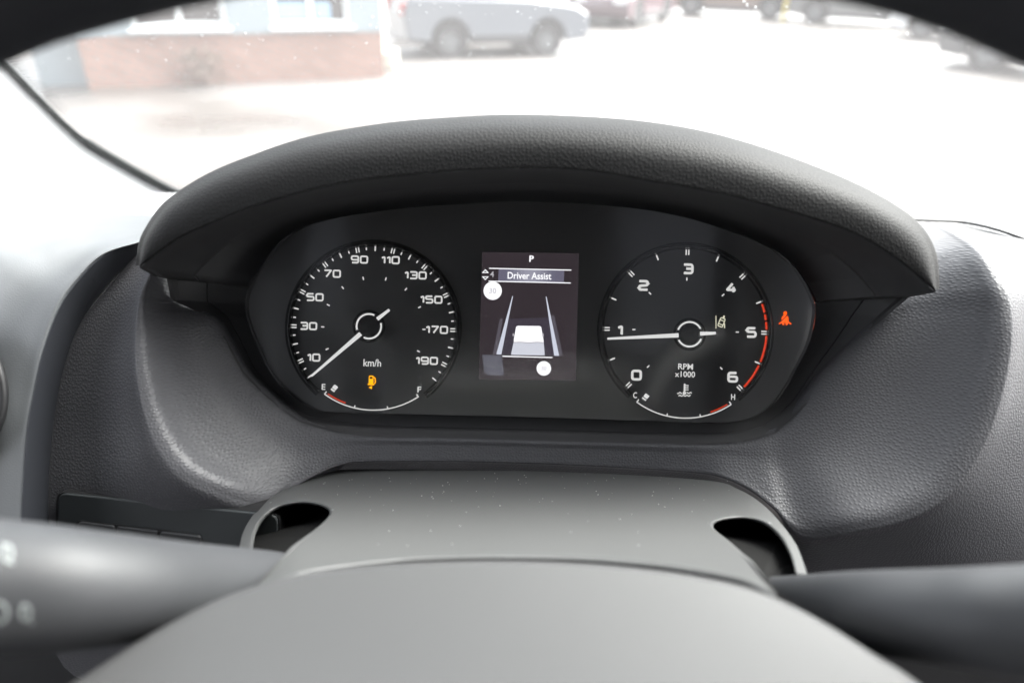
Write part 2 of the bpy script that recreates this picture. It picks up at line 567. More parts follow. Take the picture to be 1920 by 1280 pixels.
# ------------------------------------------------------------------ dashboard
dash = thing('dashboard', 'black grained dashboard moulding around the instrument binnacle', 'dashboard', (0.0, .45, 1.30))
COLS = [  # inner edge, ridge, outer edge
 ((330, 480, 25), (300, 470, 50), (285, 455, 30)),
 ((322, 520, 25), (283, 510, 55), (262, 470, 32)),
 ((325, 566, 25), (264, 560, 60), (195, 548, 36)),
 ((388, 592, 22), (257, 630, 62), (145, 612, 38)),
 ((418, 632, 20), (260, 700, 64), (116, 690, 40)),
 ((452, 695, 18), (275, 775, 64), (97, 790, 40)),
 ((490, 735, 16), (305, 845, 64), (80, 1000, 34)),
 ((525, 765, 15), (350, 893, 62), (120, 1250, 0)),
 ((560, 790, 14), (420, 925, 54), (330, 1300, -15)),
 ((600, 803, 13), (495, 945, 40), (470, 1300, -20)),
 ((630, 810, 12), (533, 920, 31), (540, 960, 0)),
 ((660, 815, 12), (594, 885, 22), (600, 920, -10)),
 ((690, 818, 12), (640, 867, 16), (645, 900, -15)),
 ((740, 820, 12), (690, 861, 13), (695, 895, -15)),
 ((870, 822, 12), (865, 861, 12), (865, 895, -15)),
 ((1010, 826, 12), (1021, 865, 12), (1021, 900, -15)),
 ((1170, 830, 12), (1177, 873, 12), (1177, 905, -15)),
 ((1290, 833, 12), (1297, 881, 14), (1297, 915, -15)),
 ((1350, 832, 12), (1354, 891, 20), (1350, 925, -15)),
 ((1395, 828, 13), (1406, 915, 26), (1400, 950, -10)),
 ((1425, 822, 14), (1453, 951, 33), (1445, 990, 0)),
 ((1455, 812, 15), (1506, 998, 40), (1515, 1300, -60)),
 ((1485, 790, 16), (1600, 988, 53), (1700, 1300, -60)),
 ((1515, 755, 17), (1705, 962, 60), (1900, 1250, -50)),
 ((1545, 715, 18), (1785, 910, 63), (2050, 1100, -35)),
 ((1580, 675, 19), (1845, 815, 64), (2100, 950, -25)),
 ((1620, 630, 20), (1882, 695, 64), (2120, 780, -10)),
 ((1665, 590, 22), (1890, 595, 62), (2130, 640, 5)),
 ((1700, 556, 24), (1872, 525, 55), (2130, 560, 10)),
 ((1715, 520, 20), (1832, 468, 35), (2100, 500, -40)),
 ((1720, 480, 10), (1795, 442, 0), (2050, 470, -80)),
 ((1705, 450, -30), (1765, 427, -80), (1980, 455, -140)),
 ((1690, 432, -90), (1740, 416, -130), (1925, 448, -180)),
]
def mix3(a, b, t, tw):
    return (a[0] + (b[0] - a[0]) * t, a[1] + (b[1] - a[1]) * t, a[2] + (b[2] - a[2]) * tw)
table = [[(a[0] + (990 - a[0]) * .05, a[1] + (600 - a[1]) * .08, a[2] - 14) for a, r, o_ in COLS]]
for t, tw in ((0, 0), (.35, .30), (.7, .70), (.88, .93), (1, 1)):
    table.append([mix3(a, r, t, t if 10 <= i <= 20 else ((t + tw) / 2 if i in (9, 21) else tw)) for i, (a, r, o_) in enumerate(COLS)])
for t, tw in ((.06, .03), (.2, .24), (.6, .68), (1, 1)):
    row = []
    for i, (a, r, o_) in enumerate(COLS):
        if 10 <= i <= 20:
            row.append(mix3(r, o_, (.08 + t * .92) if t < .1 else t, tw))
        else:
            row.append(mix3(r, o_, t, tw))
    table.append(row)
sur_rows = to_w(loft(table, 8, 7))
sur = MB().grid(sur_rows)
sur_o = sur.build('cluster_surround', M['surround'], dash, smooth=True)
sur_bvh = BVHTree.FromPolygons(sur.v, sur.f)
def on(bvh, px, py, lift=0.0):
    d = ray(px, py).normalized()
    h = bvh.ray_cast(CAM, d)
    if h[0] is None:
        return None
    return h[0] - d * lift

# side pod with the dark step
PC = [((285, 458, 25), (292, 440, 20), (300, 405, -120)),
      ((262, 468, 32), (264, 454, 40), (250, 402, -160)),
      ((195, 548, 36), (194, 478, 55), (120, 402, -160)),
      ((145, 612, 38), (146, 525, 64), (0, 402, -160)),
      ((116, 690, 40), (111, 576, 70), (-100, 420, -100)),
      ((97, 790, 40), (82, 651, 74), (-140, 520, 0)),
      ((88, 880, 40), (63, 732, 76), (-150, 640, 40)),
      ((84, 960, 40), (49, 818, 78), (-150, 760, 60)),
      ((80, 1050, 40), (40, 971, 78), (-150, 950, 60)),
      ((78, 1170, 40), (36, 1160, 78), (-150, 1150, 60))]
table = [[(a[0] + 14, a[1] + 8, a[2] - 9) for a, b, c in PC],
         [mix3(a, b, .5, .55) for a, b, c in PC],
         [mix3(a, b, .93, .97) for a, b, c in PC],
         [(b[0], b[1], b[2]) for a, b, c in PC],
         [mix3(b, c, .06, 0) for a, b, c in PC],
         [mix3(b, c, .3, .1) for a, b, c in PC],
         [mix3(b, c, .7, .55) for a, b, c in PC],
         [c for a, b, c in PC]]
MB().grid(to_w(loft(table[:4], 8, 5))).build('step_band', M['strip'], dash, smooth=True)  # step wall between pod and surround, darker than the pod
pod = MB().grid(to_w(loft(table[3:], 8, 6)))
pod_o = pod.build('side_pod', M['pod'], dash, smooth=True)
pod_bvh = BVHTree.FromPolygons(pod.v, pod.f)

# dash top running to the windscreen
rows = []
for y, z in ((.36, 1.44), (.45, 1.452), (.6, 1.45), (.75, 1.435), (.88, 1.415), (.96, 1.36)):
    rows.append([Vector((x, y, z - max(0, x - .3) * .10)) for x in (-.72, -.5, -.3, -.1, .1, .3, .5, .8, 1.1, 1.4)])
MB().grid(rows).build('top_panel', M['dash'], dash, smooth=True)
# raised pad over the centre of the dash, right
pad = [((1795, 424, -150), (1925, 453, -110), (2100, 520, -80)),
       ((1803, 416, -152), (1925, 447, -112), (2100, 512, -82)),
       ((1826, 396, -160), (1925, 392, -150), (2100, 420, -130)),
       ((1850, 389, -200), (1925, 386, -210), (2100, 405, -210)),
       ((1845, 395, -330), (1925, 392, -340), (2100, 410, -340))]
MB().grid(to_w(loft(pad, 8, 6))).build('top_pad', M['dash'], dash, smooth=True)
MB().tube([P(*q) for q in crv([(1700, 412, -130), (1760, 414, -140), (1806, 417, -146), (1860, 428, -125), (1925, 450, -106), (2050, 500, -80)], 8)], .0012, 6).build('pad_seam', M['black'], dash)
# lower dash behind the stalks
rows = [[P(x, y, wv) for x in (-300, 0, 500, 960, 1500, 1920, 2200)] for y, wv in ((1000, -20), (1150, -30), (1300, -40), (1600, -60))]
MB().grid(rows).build('lower_panel', M['black'], dash)

# switch panel with buttons
def rrect(cs, r, n=5):
    """rounded polygon in pixels"""
    out = []
    m_ = len(cs)
    for i in range(m_):
        p0, p1, p2 = (Vector(cs[(i + k) % m_]) for k in (-1, 0, 1))
        a = p1 + (p0 - p1).normalized() * r
        b = p1 + (p2 - p1).normalized() * r
        for k in range(n + 1):
            t = k / n
            out.append(tuple(a * (1 - t) ** 2 + p1 * 2 * t * (1 - t) + b * t * t))
    return out
def plate(name, poly, lift, thick, mat, parent, bvh, bev=.0006):
    f_ = [on(bvh, x, y, lift) for x, y in poly]
    if any(q is None for q in f_): return None
    return MB().prism(f_, FW * thick).build(name, mat, parent, bevel=bev)
def quad_dense(poly, n=6):
    return poly
sw_poly = rrect([(109, 924), (520, 966), (520, 1130), (104, 1120)], 16)
def plane_fit(bvh, pts):
    qs = [on(bvh, *p) for p in pts]
    c = qs[0]
    n = (qs[1] - qs[0]).cross(qs[2] - qs[0]).normalized()
    return c, n
pc, pn = plane_fit(sur_bvh, [(109, 926), (440, 965), (110, 1100)])
if pn.dot(FW) > 0: pn = -pn
def onplane(px, py, lift):
    d = ray(px, py)
    c = pc + pn * lift
    return CAM + d * ((c - CAM).dot(pn) / d.dot(pn))
swp = thing('switch_panel', 'flat dark switch panel low on the left of the dashboard', 'switch panel', onplane(300, 1120, 0))
MB().prism([onplane(x, y, .0040) for x, y in rrect([(106, 921), (524, 963), (524, 1134), (101, 1124)], 18)], -pn * .02).build('frame_gap', M['black'], swp)
MB().prism([onplane(x, y, .0052) for x, y in sw_poly], -pn * .02).build('face_plate', M['panel'], swp, bevel=.0008)
MB().prism([onplane(x, y, .0056) for x, y in rrect([(141, 974), (380, 1002), (380, 1075), (138, 1060)], 14)], -pn * .004).build('button_recess', M['black'], swp)
for x0, x1 in ((145, 215), (219, 295), (299, 376)):
    yy = lambda x: 978 + (x - 145) * .1165
    MB().prism([onplane(x, y, .0066) for x, y in rrect([(x0, yy(x0)), (x1, yy(x1)), (x1, yy(x1) + 70), (x0, yy(x0) + 70)], 8 if x0 in (145, 299) else 3)], -pn * .003).build('button', M['button'], swp, bevel=.0008)

# round air vent at the left
vc = P(-98, 742, 74)
vent = thing('air_vent', 'dark round air vent at the left end of the dashboard', 'air vent', vc)
ell = lambda rx, ry, wv: [P(-98 + rx * math.cos(a), 742 + ry * math.sin(a), wv) for a in [k * math.pi / 32 for k in range(64)]]
MB().grid([ell(118, 138, 62), ell(112, 132, 86), ell(100, 118, 88), ell(94, 112, 84), ell(90, 108, 74)], closed_u=True).build('outer_ring', M['black'], vent, smooth=True)
MB().tube(ell(88, 104, 82), .0022, 8, closed=True).build('inner_ring', M['button'], vent, smooth=True)
o = MB().add(ell(96, 114, 76), [tuple(range(64))]).build('duct', M['black'], vent)
for k in range(-3, 4):
    yy = 742 + k * 28
    hw = 86 * math.sqrt(max(0, 1 - (k * 28 / 104) ** 2))
    MB().prism([P(-98 - hw, yy, 81), P(-98 + hw, yy, 81), P(-98 + hw, yy + 5, 81), P(-98 - hw, yy + 5, 81)], FW * .004).build('slat', M['button'], vent)

# ------------------------------------------------------------------ instrument cluster
clu = thing('instrument_cluster', 'lit instrument cluster with two dials and a central screen under the hood', 'instrument cluster', P(985, 800, 0))
LENS = [(467, 566), (472, 605), (493, 658), (519, 708), (558, 747), (593, 766), (647, 773), (1000, 782), (1290, 791), (1370, 791), (1420, 776), (1457, 744), (1488, 690), (1512, 640), (1522, 590), (1518, 560), (1490, 510), (1440, 465), (1350, 428), (1260, 403), (1150, 387), (1000, 379), (900, 381), (760, 391), (640, 408), (570, 428), (530, 455), (500, 495), (478, 530)]
OUTER = [(261, 497), (261, 489), (266, 450), (279.6, 421), (305, 384), (342, 354), (398, 321), (472, 291), (546, 265.5), (620, 249), (731, 232), (842, 223), (953, 218), (1088, 221), (1216, 231), (1344, 253), (1472, 291), (1601, 342), (1686, 389), (1729, 428), (1750, 470), (1755, 509), (1755, 541)]
LOWER = [(262, 500), (280, 485), (300, 470), (339, 443), (421, 407), (500, 378), (640, 343), (800, 324), (960, 314), (1088, 317.5), (1216, 338), (1344, 360), (1430, 382), (1515, 406), (1601, 436), (1686, 487), (1754, 546)]
NC = 160
oc, lc = resample(crv(OUTER, 8), NC), resample(crv(LOWER, 8), NC)
def lip_w(i):
    return 100 - 20 * abs(2 * i / (NC - 1) - 1) ** 4
OUTL = [(320, 562, 25), (388, 592, 22), (418, 632, 20), (452, 695, 18), (490, 735, 16), (525, 765, 15), (560, 790, 14), (600, 803, 13), (660, 815, 12), (740, 820, 12), (1010, 826, 12), (1290, 833, 12), (1395, 828, 13), (1455, 812, 15), (1515, 755, 17), (1580, 675, 19), (1665, 590, 22), (1705, 557, 28)]
OUTL += [(lc[i][0], lc[i][1] + 2.2, lip_w(i) - 7) for i in range(NC - 1, -1, -3)]
OUTL += [(287, 517, 52), (313, 522, 32)]
def radial(c, angs, cen=(990, 600)):
    out = []
    A = [(math.atan2(-(q[1] - cen[1]), q[0] - cen[0])) for q in c]
    n = len(c)
    for a in angs:
        dx, dy = math.cos(a), -math.sin(a)
        best = None
        for i in range(n):
            p, q = c[i], c[(i + 1) % n]
            ex, ey = q[0] - p[0], q[1] - p[1]
            den = dx * ey - dy * ex
            if abs(den) < 1e-9: continue
            t = ((p[0] - cen[0]) * ey - (p[1] - cen[1]) * ex) / den
            s = ((p[0] - cen[0]) * dy - (p[1] - cen[1]) * dx) / den
            if t > 0 and -1e-6 <= s <= 1 + 1e-6 and (best is None or t > best[0]):
                best = (t, s, i)
        t, s, i = best
        p, q = c[i], c[(i + 1) % n]
        out.append((cen[0] + dx * t, cen[1] + dy * t) + tuple(p[k] + (q[k] - p[k]) * s for k in range(2, len(p))))
    return out
lens_s = crv(LENS, 4, closed=True)
angs = [k * 2 * math.pi / 360 for k in range(360)] + [math.atan2(-(q[1] - 600), q[0] - 990) % (2 * math.pi) for q in OUTL]
angs = sorted(set(round(a, 5) for a in angs))
inn = radial(lens_s, angs)
out_ = radial(OUTL, angs)
rows = []
for t, tw in ((0, 0), (.06, .06), (.12, .20), (.42, .50), (.46, .53), (.48, .60), (.95, .90), (1, 1)):
    rows.append([P(*mix3(o_, (i_[0], i_[1], 1.0), t, tw)) for i_, o_ in zip(inn, out_)])
MB().grid(rows, closed_u=True).build('binnacle_liner', M['liner'], clu, smooth=True, angle=35)

# dial board and clear lens
board = [(q[0] + (q[0] - 990) * .02, q[1] + (q[1] - 590) * .03) for q in lens_s]
MB().add([P(x, y, 0) for x, y in board], [tuple(range(len(board)))]).build('dial_board', M['dial'], clu)
MB().prism([P(x, y, 24 + (590 - y) * .05) for x, y in [(990 + (q[0] - 990) * 1.012, 590 + (q[1] - 590) * 1.0) for q in lens_s]], FW * -.0004).build('clear_lens', M['screen_glass'], clu)

# print helpers, all in dial pixels
RA = rad(1.4)
def rotp(x, y, a):
    return x * math.cos(a) - y * math.sin(a), x * math.sin(a) + y * math.cos(a)

def ribbon(mb, pts, wd, wv, closed=False):
    n = len(pts)
    L_, R_ = [], []
    for i in range(n):
        p = Vector(pts[i])
        a = Vector(pts[(i - 1) % n]) if (closed or i > 0) else None
        b = Vector(pts[(i + 1) % n]) if (closed or i < n - 1) else None
        d1 = (p - a).normalized() if a is not None else None
        d2 = (b - p).normalized() if b is not None else None
        d1 = d1 or d2; d2 = d2 or d1
        t = d1 + d2
        t = t.normalized() if t.length > 1e-6 else d1
        nn = Vector((-t.y, t.x))
        c = max(.45, nn.dot(Vector((-d1.y, d1.x))))
        L_.append(P(*(p + nn * (wd / 2 / c)), wv))
        R_.append(P(*(p - nn * (wd / 2 / c)), wv))
    if closed:
        L_.append(L_[0]); R_.append(R_[0])
    mb.grid([L_, R_])

def rounded(pts, r, closed=False, n=5):
    m_ = len(pts)
    out = []
    for i in range(m_):
        if not closed and i in (0, m_ - 1):
            out.append(tuple(pts[i])); continue
        p0, p1, p2 = (Vector(pts[(i + k) % m_]) for k in (-1, 0, 1))
        rr = min(r, (p0 - p1).length * .5, (p2 - p1).length * .5)
        a = p1 + (p0 - p1).normalized() * rr
        b = p1 + (p2 - p1).normalized() * rr
        for k in range(n + 1):
            t = k / n
            out.append(tuple(a * (1 - t) ** 2 + p1 * 2 * t * (1 - t) + b * t * t))
    return out

GL = {  # stroke figures on a unit box, y up; (points, closed, width factor)
 '0': ([([(0, 0), (1, 0), (1, 1), (0, 1)], True)], 1),
 '1': ([([(0, .78), (.42, 1), (.42, 0)], False)], .42),
 '2': ([([(0, 1), (1, 1), (1, .52), (0, .46), (0, 0), (1, 0)], False)], 1),
 '3': ([([(0, 1), (1, 1), (1, 0), (0, 0)], False), ([(.28, .52), (1, .52)], False)], 1),
 '4': ([([(.62, 1), (0, .26), (1, .26)], False), ([(.74, .62), (.74, 0)], False)], 1),
 '5': ([([(.95, 1), (0, 1), (0, .56), (1, .56), (1, 0), (0, 0)], False)], 1),
 '6': ([([(.92, 1), (0, 1), (0, 0), (1, 0), (1, .56), (0, .56)], False)], 1),
 '7': ([([(0, 1), (1, 1), (.3, 0)], False)], 1),
 '9': ([([(.08, 0), (1, 0), (1, 1), (0, 1), (0, .44), (1, .44)], False)], 1),
}
def figures(txt, cx, cy, h, wd, stroke, gap, mat, parent, name='numeral'):
    mb = MB()
    iw, ih = wd - stroke, h - stroke
    ws = [GL[c][1] * iw + stroke for c in txt]
    tot = sum(ws) + gap * (len(txt) - 1)
    x = -tot / 2
    for c, cw in zip(txt, ws):
        for pts, closed in GL[c][0]:
            q = [(x + stroke / 2 + px * iw, ih / 2 - py * ih) for px, py in pts]
            q = rounded(q, stroke * (.95 if c not in '47' else .25), closed)
            q = [rotp(*a, RA) for a in q]
            ribbon(mb, [(cx + a, cy + b) for a, b in q], stroke, .35, closed)
        x += cw + gap
    return mb.build(name, mat, parent, fix=False)

def words(txt, cx, cy, h, width, mat, parent, name, wv=.35, bold=0.0, ang=RA):
    cu = bpy.data.curves.new('t', 'FONT')
    cu.body = txt
    cu.size = 1
    cu.offset = bold
    cu.resolution_u = 3
    ob = bpy.data.objects.new('t', cu)
    me = bpy.data.meshes.new_from_object(ob)
    bpy.data.objects.remove(ob)
    vv = [(q.co.x, q.co.y) for q in me.vertices]
    ff = [tuple(q.vertices) for q in me.polygons]
    bpy.data.meshes.remove(me)
    x0, x1 = min(q[0] for q in vv), max(q[0] for q in vv)
    y0, y1 = min(q[1] for q in vv), max(q[1] for q in vv)
    sx, sy = width / (x1 - x0), h / (y1 - y0)
    out = []
    for x, y in vv:
        a, b = rotp((x - (x0 + x1) / 2) * sx, -(y - (y0 + y1) / 2) * sy, ang)
        out.append(P(cx + a, cy + b, wv))
    return MB().add(out, ff).build(name, mat, parent, fix=False)

def bar(mb, cx, cy, ang, r0, r1, wd, side=0.0, wv=.35):
    """radial bar at clock angle ang (from top, clockwise)"""
    a = ang + RA
    d = (math.sin(a), -math.cos(a))
    n = (math.cos(a), math.sin(a))
    q = []
    for r, s in ((r0, -1), (r1, -1), (r1, 1), (r0, 1)):
        q.append(P(cx + d[0] * r + n[0] * (s * wd / 2 + side), cy + d[1] * r + n[1] * (s * wd / 2 + side), wv))
    mb.add(q, [(0, 1, 2, 3)])

def arc_pts(cx, cy, r, a0, a1, n=40):
    return [(cx + r * math.sin(a0 + (a1 - a0) * k / n + RA), cy - r * math.cos(a0 + (a1 - a0) * k / n + RA)) for k in range(n + 1)]

def dial_ring(cx, cy, parent):
    rows_ = []
    for r, wv in ((153, .1), (156, 4.5), (159, 6), (163, 4.5), (166, .1)):
        rows_.append([P(x, y, wv) for x, y in arc_pts(cx, cy, r, rad(-141), rad(141), 120)])
    return MB().grid(rows_).build('dial_ring', M['ring'], parent, smooth=True)

def needle(cx, cy, tip, tip_w, base, base_w, tail0, tail0_w, tail1, tail1_w, parent, wv=13):
    for nm, a, aw, b, bw in (('needle', base, base_w, tip, tip_w), ('needle_tail', tail0, tail0_w, tail1, tail1_w)):
        A, B = Vector(a), Vector(b)
        t = (B - A).normalized(); n = Vector((-t.y, t.x))
        top_ = [P(*(A + n * aw / 2), wv), P(*(B + n * bw / 2), wv - 1), P(*(B - n * bw / 2), wv - 1), P(*(A - n * aw / 2), wv)]
        MB().prism(top_, FW * .0016).build(nm, M['needle'], parent)
    # dark boss and its two lit arcs
    circ = lambda r, w_: [P(cx + r * math.cos(a), cy + r * math.sin(a), w_) for a in [k * math.pi / 24 for k in range(48)]]
    mb_ = MB().grid([circ(31, .3), circ(29.5, 9), circ(28, 10.5), circ(27, 11)], closed_u=True)
    mb_.add(circ(27, 11), [tuple(range(48))])
    boss = mb_.build('boss', M['ring'], parent, smooth=True, angle=40)
    an = math.atan2(tip[1] - cy, tip[0] - cx)
    at = math.atan2(tail1[1] - cy, tail1[0] - cx)
    lo = sorted(((an % (2 * math.pi)), (at % (2 * math.pi))))
    for a0, a1 in ((lo[0] + .42, lo[1] - .42), (lo[1] + .42, lo[0] + 2 * math.pi - .42)):
        mb_ = MB()
        ribbon(mb_, [(cx + 23 * math.cos(a0 + (a1 - a0) * k / 24), cy + 23 * math.sin(a0 + (a1 - a0) * k / 24)) for k in range(25)], 3.3, 11.6)
        mb_.build('boss_ring', M['needle'], parent, fix=False)

def level_gauge(x0, y0, xm, ym, x1, y1, red, parent):
    # circle through three points
    ax, ay, bx, by, cx_, cy_ = x0, y0, xm, ym, x1, y1
    d = 2 * (ax * (by - cy_) + bx * (cy_ - ay) + cx_ * (ay - by))
    ux = ((ax * ax + ay * ay) * (by - cy_) + (bx * bx + by * by) * (cy_ - ay) + (cx_ * cx_ + cy_ * cy_) * (ay - by)) / d
    uy = ((ax * ax + ay * ay) * (cx_ - bx) + (bx * bx + by * by) * (ax - cx_) + (cx_ * cx_ + cy_ * cy_) * (bx - ax)) / d
    r = math.dist((ux, uy), (x0, y0))
    a0, a1 = math.atan2(y0 - uy, x0 - ux), math.atan2(y1 - uy, x1 - ux)
    pt = lambda t, rr: (ux + rr * math.cos(a0 + (a1 - a0) * t), uy + rr * math.sin(a0 + (a1 - a0) * t))
    mb_ = MB()
    ribbon(mb_, [pt(k / 40, r) for k in range(41)], 2.1, .35)
    for t, l in ((0.004, 6), (.333, 5), (.667, 5), (.996, 6)):
        ribbon(mb_, [pt(t, r - 1), pt(t, r - l)], 2.1, .36)
    mb_.build('level_arc', M['white'], parent, fix=False)
    mb_ = MB()
    ribbon(mb_, [pt(red[0] + (red[1] - red[0]) * k / 14, r - 4) for k in range(15)], 2.2, .35)
    mb_.build('red_zone', M['red'], parent, fix=False)

# -- speedometer
sp = bpy.data.objects.new('speedometer', None); col.objects.link(sp); sp.parent = clu
SX, SY, SR = 700, 615, 149
dial_ring(SX, SY, sp)
STEP = rad(12.857)
mb = MB()
for v in range(0, 201, 5):
    a = (v - 100) / 10 * STEP
    if v % 10 == 5:
        bar(mb, SX, SY, a, SR - 2.5, SR + 2.5, 2.2)
    elif (v // 10) % 2 == 1:
        bar(mb, SX, SY, a, SR - 5, SR + 5, 2.3, 2.4); bar(mb, SX, SY, a, SR - 5, SR + 5, 2.3, -2.4)
        bar(mb, SX, SY, a, 92, 98, 2.2)
    else:
        bar(mb, SX, SY, a, SR - 4.5, SR + 4.5, 2.6)
mb.build('scale_marks', M['white'], sp, fix=False)
for t, x, y in (('10', 588, 670), ('30', 578.5, 611), ('50', 590.5, 557), ('70', 623, 513), ('90', 674, 486.5), ('110', 732, 487.5), ('130', 779, 516), ('150', 808.5, 561.5), ('170', 819, 618), ('190', 800, 676)):
    figures(t, x, y, 15.2, 15.6, 3.1, 1.4, M['white'], sp)
words('km/h', 698, 680, 14, 33, M['white'], sp, 'unit_text', bold=.012)
needle(691.6, 611.5, (583, 705), 3.2, (675.5, 625.5), 7.5, (707, 598), 6.5, (729.5, 580.5), 4.2, sp)

fu = bpy.data.objects.new('fuel_gauge', None); col.objects.link(fu); fu.parent = clu
level_gauge(608, 738, 698, 768.5, 785, 743, (.03, .235), fu)
words('E', 606.7, 725, 11, 7, M['white'], fu, 'letter', bold=.015)
words('F', 786.3, 730, 11, 7, M['white'], fu, 'letter', bold=.015)
def level_pointer(x, y, parent):
    a = rad(-52)
    for (u0, u1, v0, v1) in ((-3.2, 4.2, -4, 4), (-7.5, -4.9, -4, 4)):
        q = []
        for u, v in ((u0, v0), (u1, v0), (u1, v1), (u0, v1)):
            xx, yy = rotp(u, v, a)
            q.append(P(x + xx, y + yy, 3))
        MB().prism(q, FW * .001).build('level_pointer', M['needle'], parent)
level_pointer(627.5, 726.5, fu)
# fuel lamp
fl = MB()
def polyp(mb_, pts, cx, cy, s=1.0, wv=.4, ang=RA):
    q = [P(cx + rotp(x * s, y * s, ang)[0], cy + rotp(x * s, y * s, ang)[1], wv) for x, y in pts]
    mb_.add(q, [tuple(range(len(q)))])
polyp(fl, [(-4.5, 6), (-4.5, -8), (-3.5, -9), (3, -9), (4, -8), (4, 6)], 696, 713)
polyp(fl, [(-6.5, 6.2), (6, 6.2), (6, 8.6), (-6.5, 8.6)], 696, 713)
ribbon(fl, [(700, 706.5), (703.5, 709), (703.8, 717), (702, 719)], 1.8, .4)
polyp(fl, [(-3.6, 0), (3, -3.4), (3, 3.4)], 694.5, 726)
fl.build('fuel_lamp', M['amber'], fu, fix=False)
fl2 = MB(); polyp(fl2, [(-3, -3), (-3, -7), (2.4, -7), (2.4, -3)], 696, 713, wv=.55)
fl2.build('fuel_lamp_window', M['dial'], fu, fix=False)

# -- rev counter
ta = bpy.data.objects.new('rev_counter', None); col.objects.link(ta); ta.parent = clu
TX, TY, TR = 1285.5, 620, 147
dial_ring(TX, TY, ta)
mb = MB()
for k in range(13):
    a = (k / 2 - 3) * rad(45)
    if k % 2 == 0:
        bar(mb, TX, TY, a, TR - 5, TR + 5, 2.4, 2.4); bar(mb, TX, TY, a, TR - 5, TR + 5, 2.4, -2.4)
        bar(mb, TX, TY, a, 94, 100, 2.3)
    else:
        bar(mb, TX, TY, a, TR - 5, TR + 5, 2.7)
mb.build('scale_marks', M['white'], ta, fix=False)
mb = MB()
ang = lambda v: (v - 3) * rad(45)
for v0, v1 in ((4.54, 4.68), (4.71, 4.80), (4.83, 4.95), (5.05, 5.47), (5.53, 5.94)):
    ribbon(mb, arc_pts(TX, TY, 151.5, ang(v0), ang(v1), 12), 3.4, .34)
mb.build('red_zone', M['red'], ta, fix=False)
for t, x, y in (('0', 1193.5, 703), ('1', 1162.5, 619), ('2', 1206.5, 535), ('3', 1290.3, 504), ('4', 1371.5, 539.5), ('5', 1408.8, 623), ('6', 1374, 706.8)):
    figures(t, x, y, 20.5, 20.5, 4.6, 0, M['white'], ta)
words('RPM', 1285.5, 687, 11, 28, M['white'], ta, 'unit_text', bold=.015)
words('x1000', 1284.3, 701.3, 11, 38, M['white'], ta, 'unit_text', bold=.015)
needle(1293, 626.5, (1139.5, 634.8), 4.0, (1272.5, 628.4), 8.2, (1314, 625.4), 7.4, (1342, 624.3), 5, ta)

te = bpy.data.objects.new('temperature_gauge', None); col.objects.link(te); te.parent = clu
level_gauge(1193.5, 753, 1284, 783.5, 1371.5, 757.5, (.775, .965), te)
words('C', 1190.8, 740.5, 11, 7, M['white'], te, 'letter', bold=.015)
words('H', 1374.6, 744, 11, 7.5, M['white'], te, 'letter', bold=.015)
level_pointer(1212, 743, te)
ic = MB()
polyp(ic, [(-1.6, -12), (1.6, -12), (1.6, 3), (3.2, 4.5), (3.2, 7), (1.5, 8.5), (-1.5, 8.5), (-3.2, 7), (-3.2, 4.5), (-1.6, 3)], 1283.5, 731)
for yy in (-9.5, -5.5, -1.5):
    polyp(ic, [(1.6, yy), (7.5, yy), (7.5, yy + 1.8), (1.6, yy + 1.8)], 1283.5, 731, wv=.42)
for x0, x1, yy in ((1270, 1279, 736.5), (1287.5, 1297, 736.5), (1272, 1295, 741.5)):
    n_ = 16
    ribbon(ic, [(x0 + (x1 - x0) * k / n_, yy + 1.1 * math.sin((x0 + (x1 - x0) * k / n_) * .95)) for k in range(n_ + 1)], 1.8, .4)
ic.build('coolant_symbol', M['white'], te, fix=False)

# lane lamp and seat belt lamp
ln = MB()
for k in range(7):
    polyp(ln, [(-1, -1.4), (1, -1.4), (1, 1.2), (-1, 1.2)], 1342.5, 593.5 + k * 3.5, ang=0)
A_ = rad(22)
tr = lambda pts: [(1353 + rotp(x, y, A_)[0], 604 + rotp(x, y, A_)[1]) for x, y in pts]
ribbon(ln, tr(rounded([(-4.5, -8), (4.5, -8), (4.5, 8.5), (-4.5, 8.5)], 2, True)), 1.7, .4, True)
ribbon(ln, tr([(-4, -3.4), (4, -3.4)]), 1.7, .42)
ribbon(ln, tr([(-4, 4.2), (4, 4.2)]), 1.7, .42)
polyp(ln, [(-1.6, -3), (1.6, -3), (1.6, 2), (-1.6, 2)], 1357, 594.5, ang=A_)
ribbon(ln, [(1358.5, 606), (1358.5, 615)], 2, .4)
ln.build('lane_lamp', M['cream'], clu, fix=False)
sb = MB()
polyp(sb, [(3.6 * math.cos(k * math.pi / 6), 3.6 * math.sin(k * math.pi / 6) - 10) for k in range(12)], 1472, 597)
polyp(sb, [(-3, -6.3), (3.2, -6.3), (6.3, -2), (6.6, 6.4), (-6.6, 6.4), (-6.3, -2)], 1472, 597)
ribbon(sb, [(1460.5, 607), (1466, 603.6), (1478, 603.8), (1483.5, 607.4)], 2.4, .42)
polyp(sb, [(-6, 7.2), (-1.4, 7.2), (-1.4, 12.2), (-4.4, 12.2)], 1472, 597)
polyp(sb, [(1.4, 7.2), (6, 7.2), (4.4, 12.2), (1.4, 12.2)], 1472, 597)
sb.build('seat_belt_lamp', M['belt'], clu, fix=False)
sb = MB(); ribbon(sb, [(1465, 602), (1478.5, 588)], 1.6, .6)
sb.build('seat_belt_line', M['dial'], clu, fix=False)

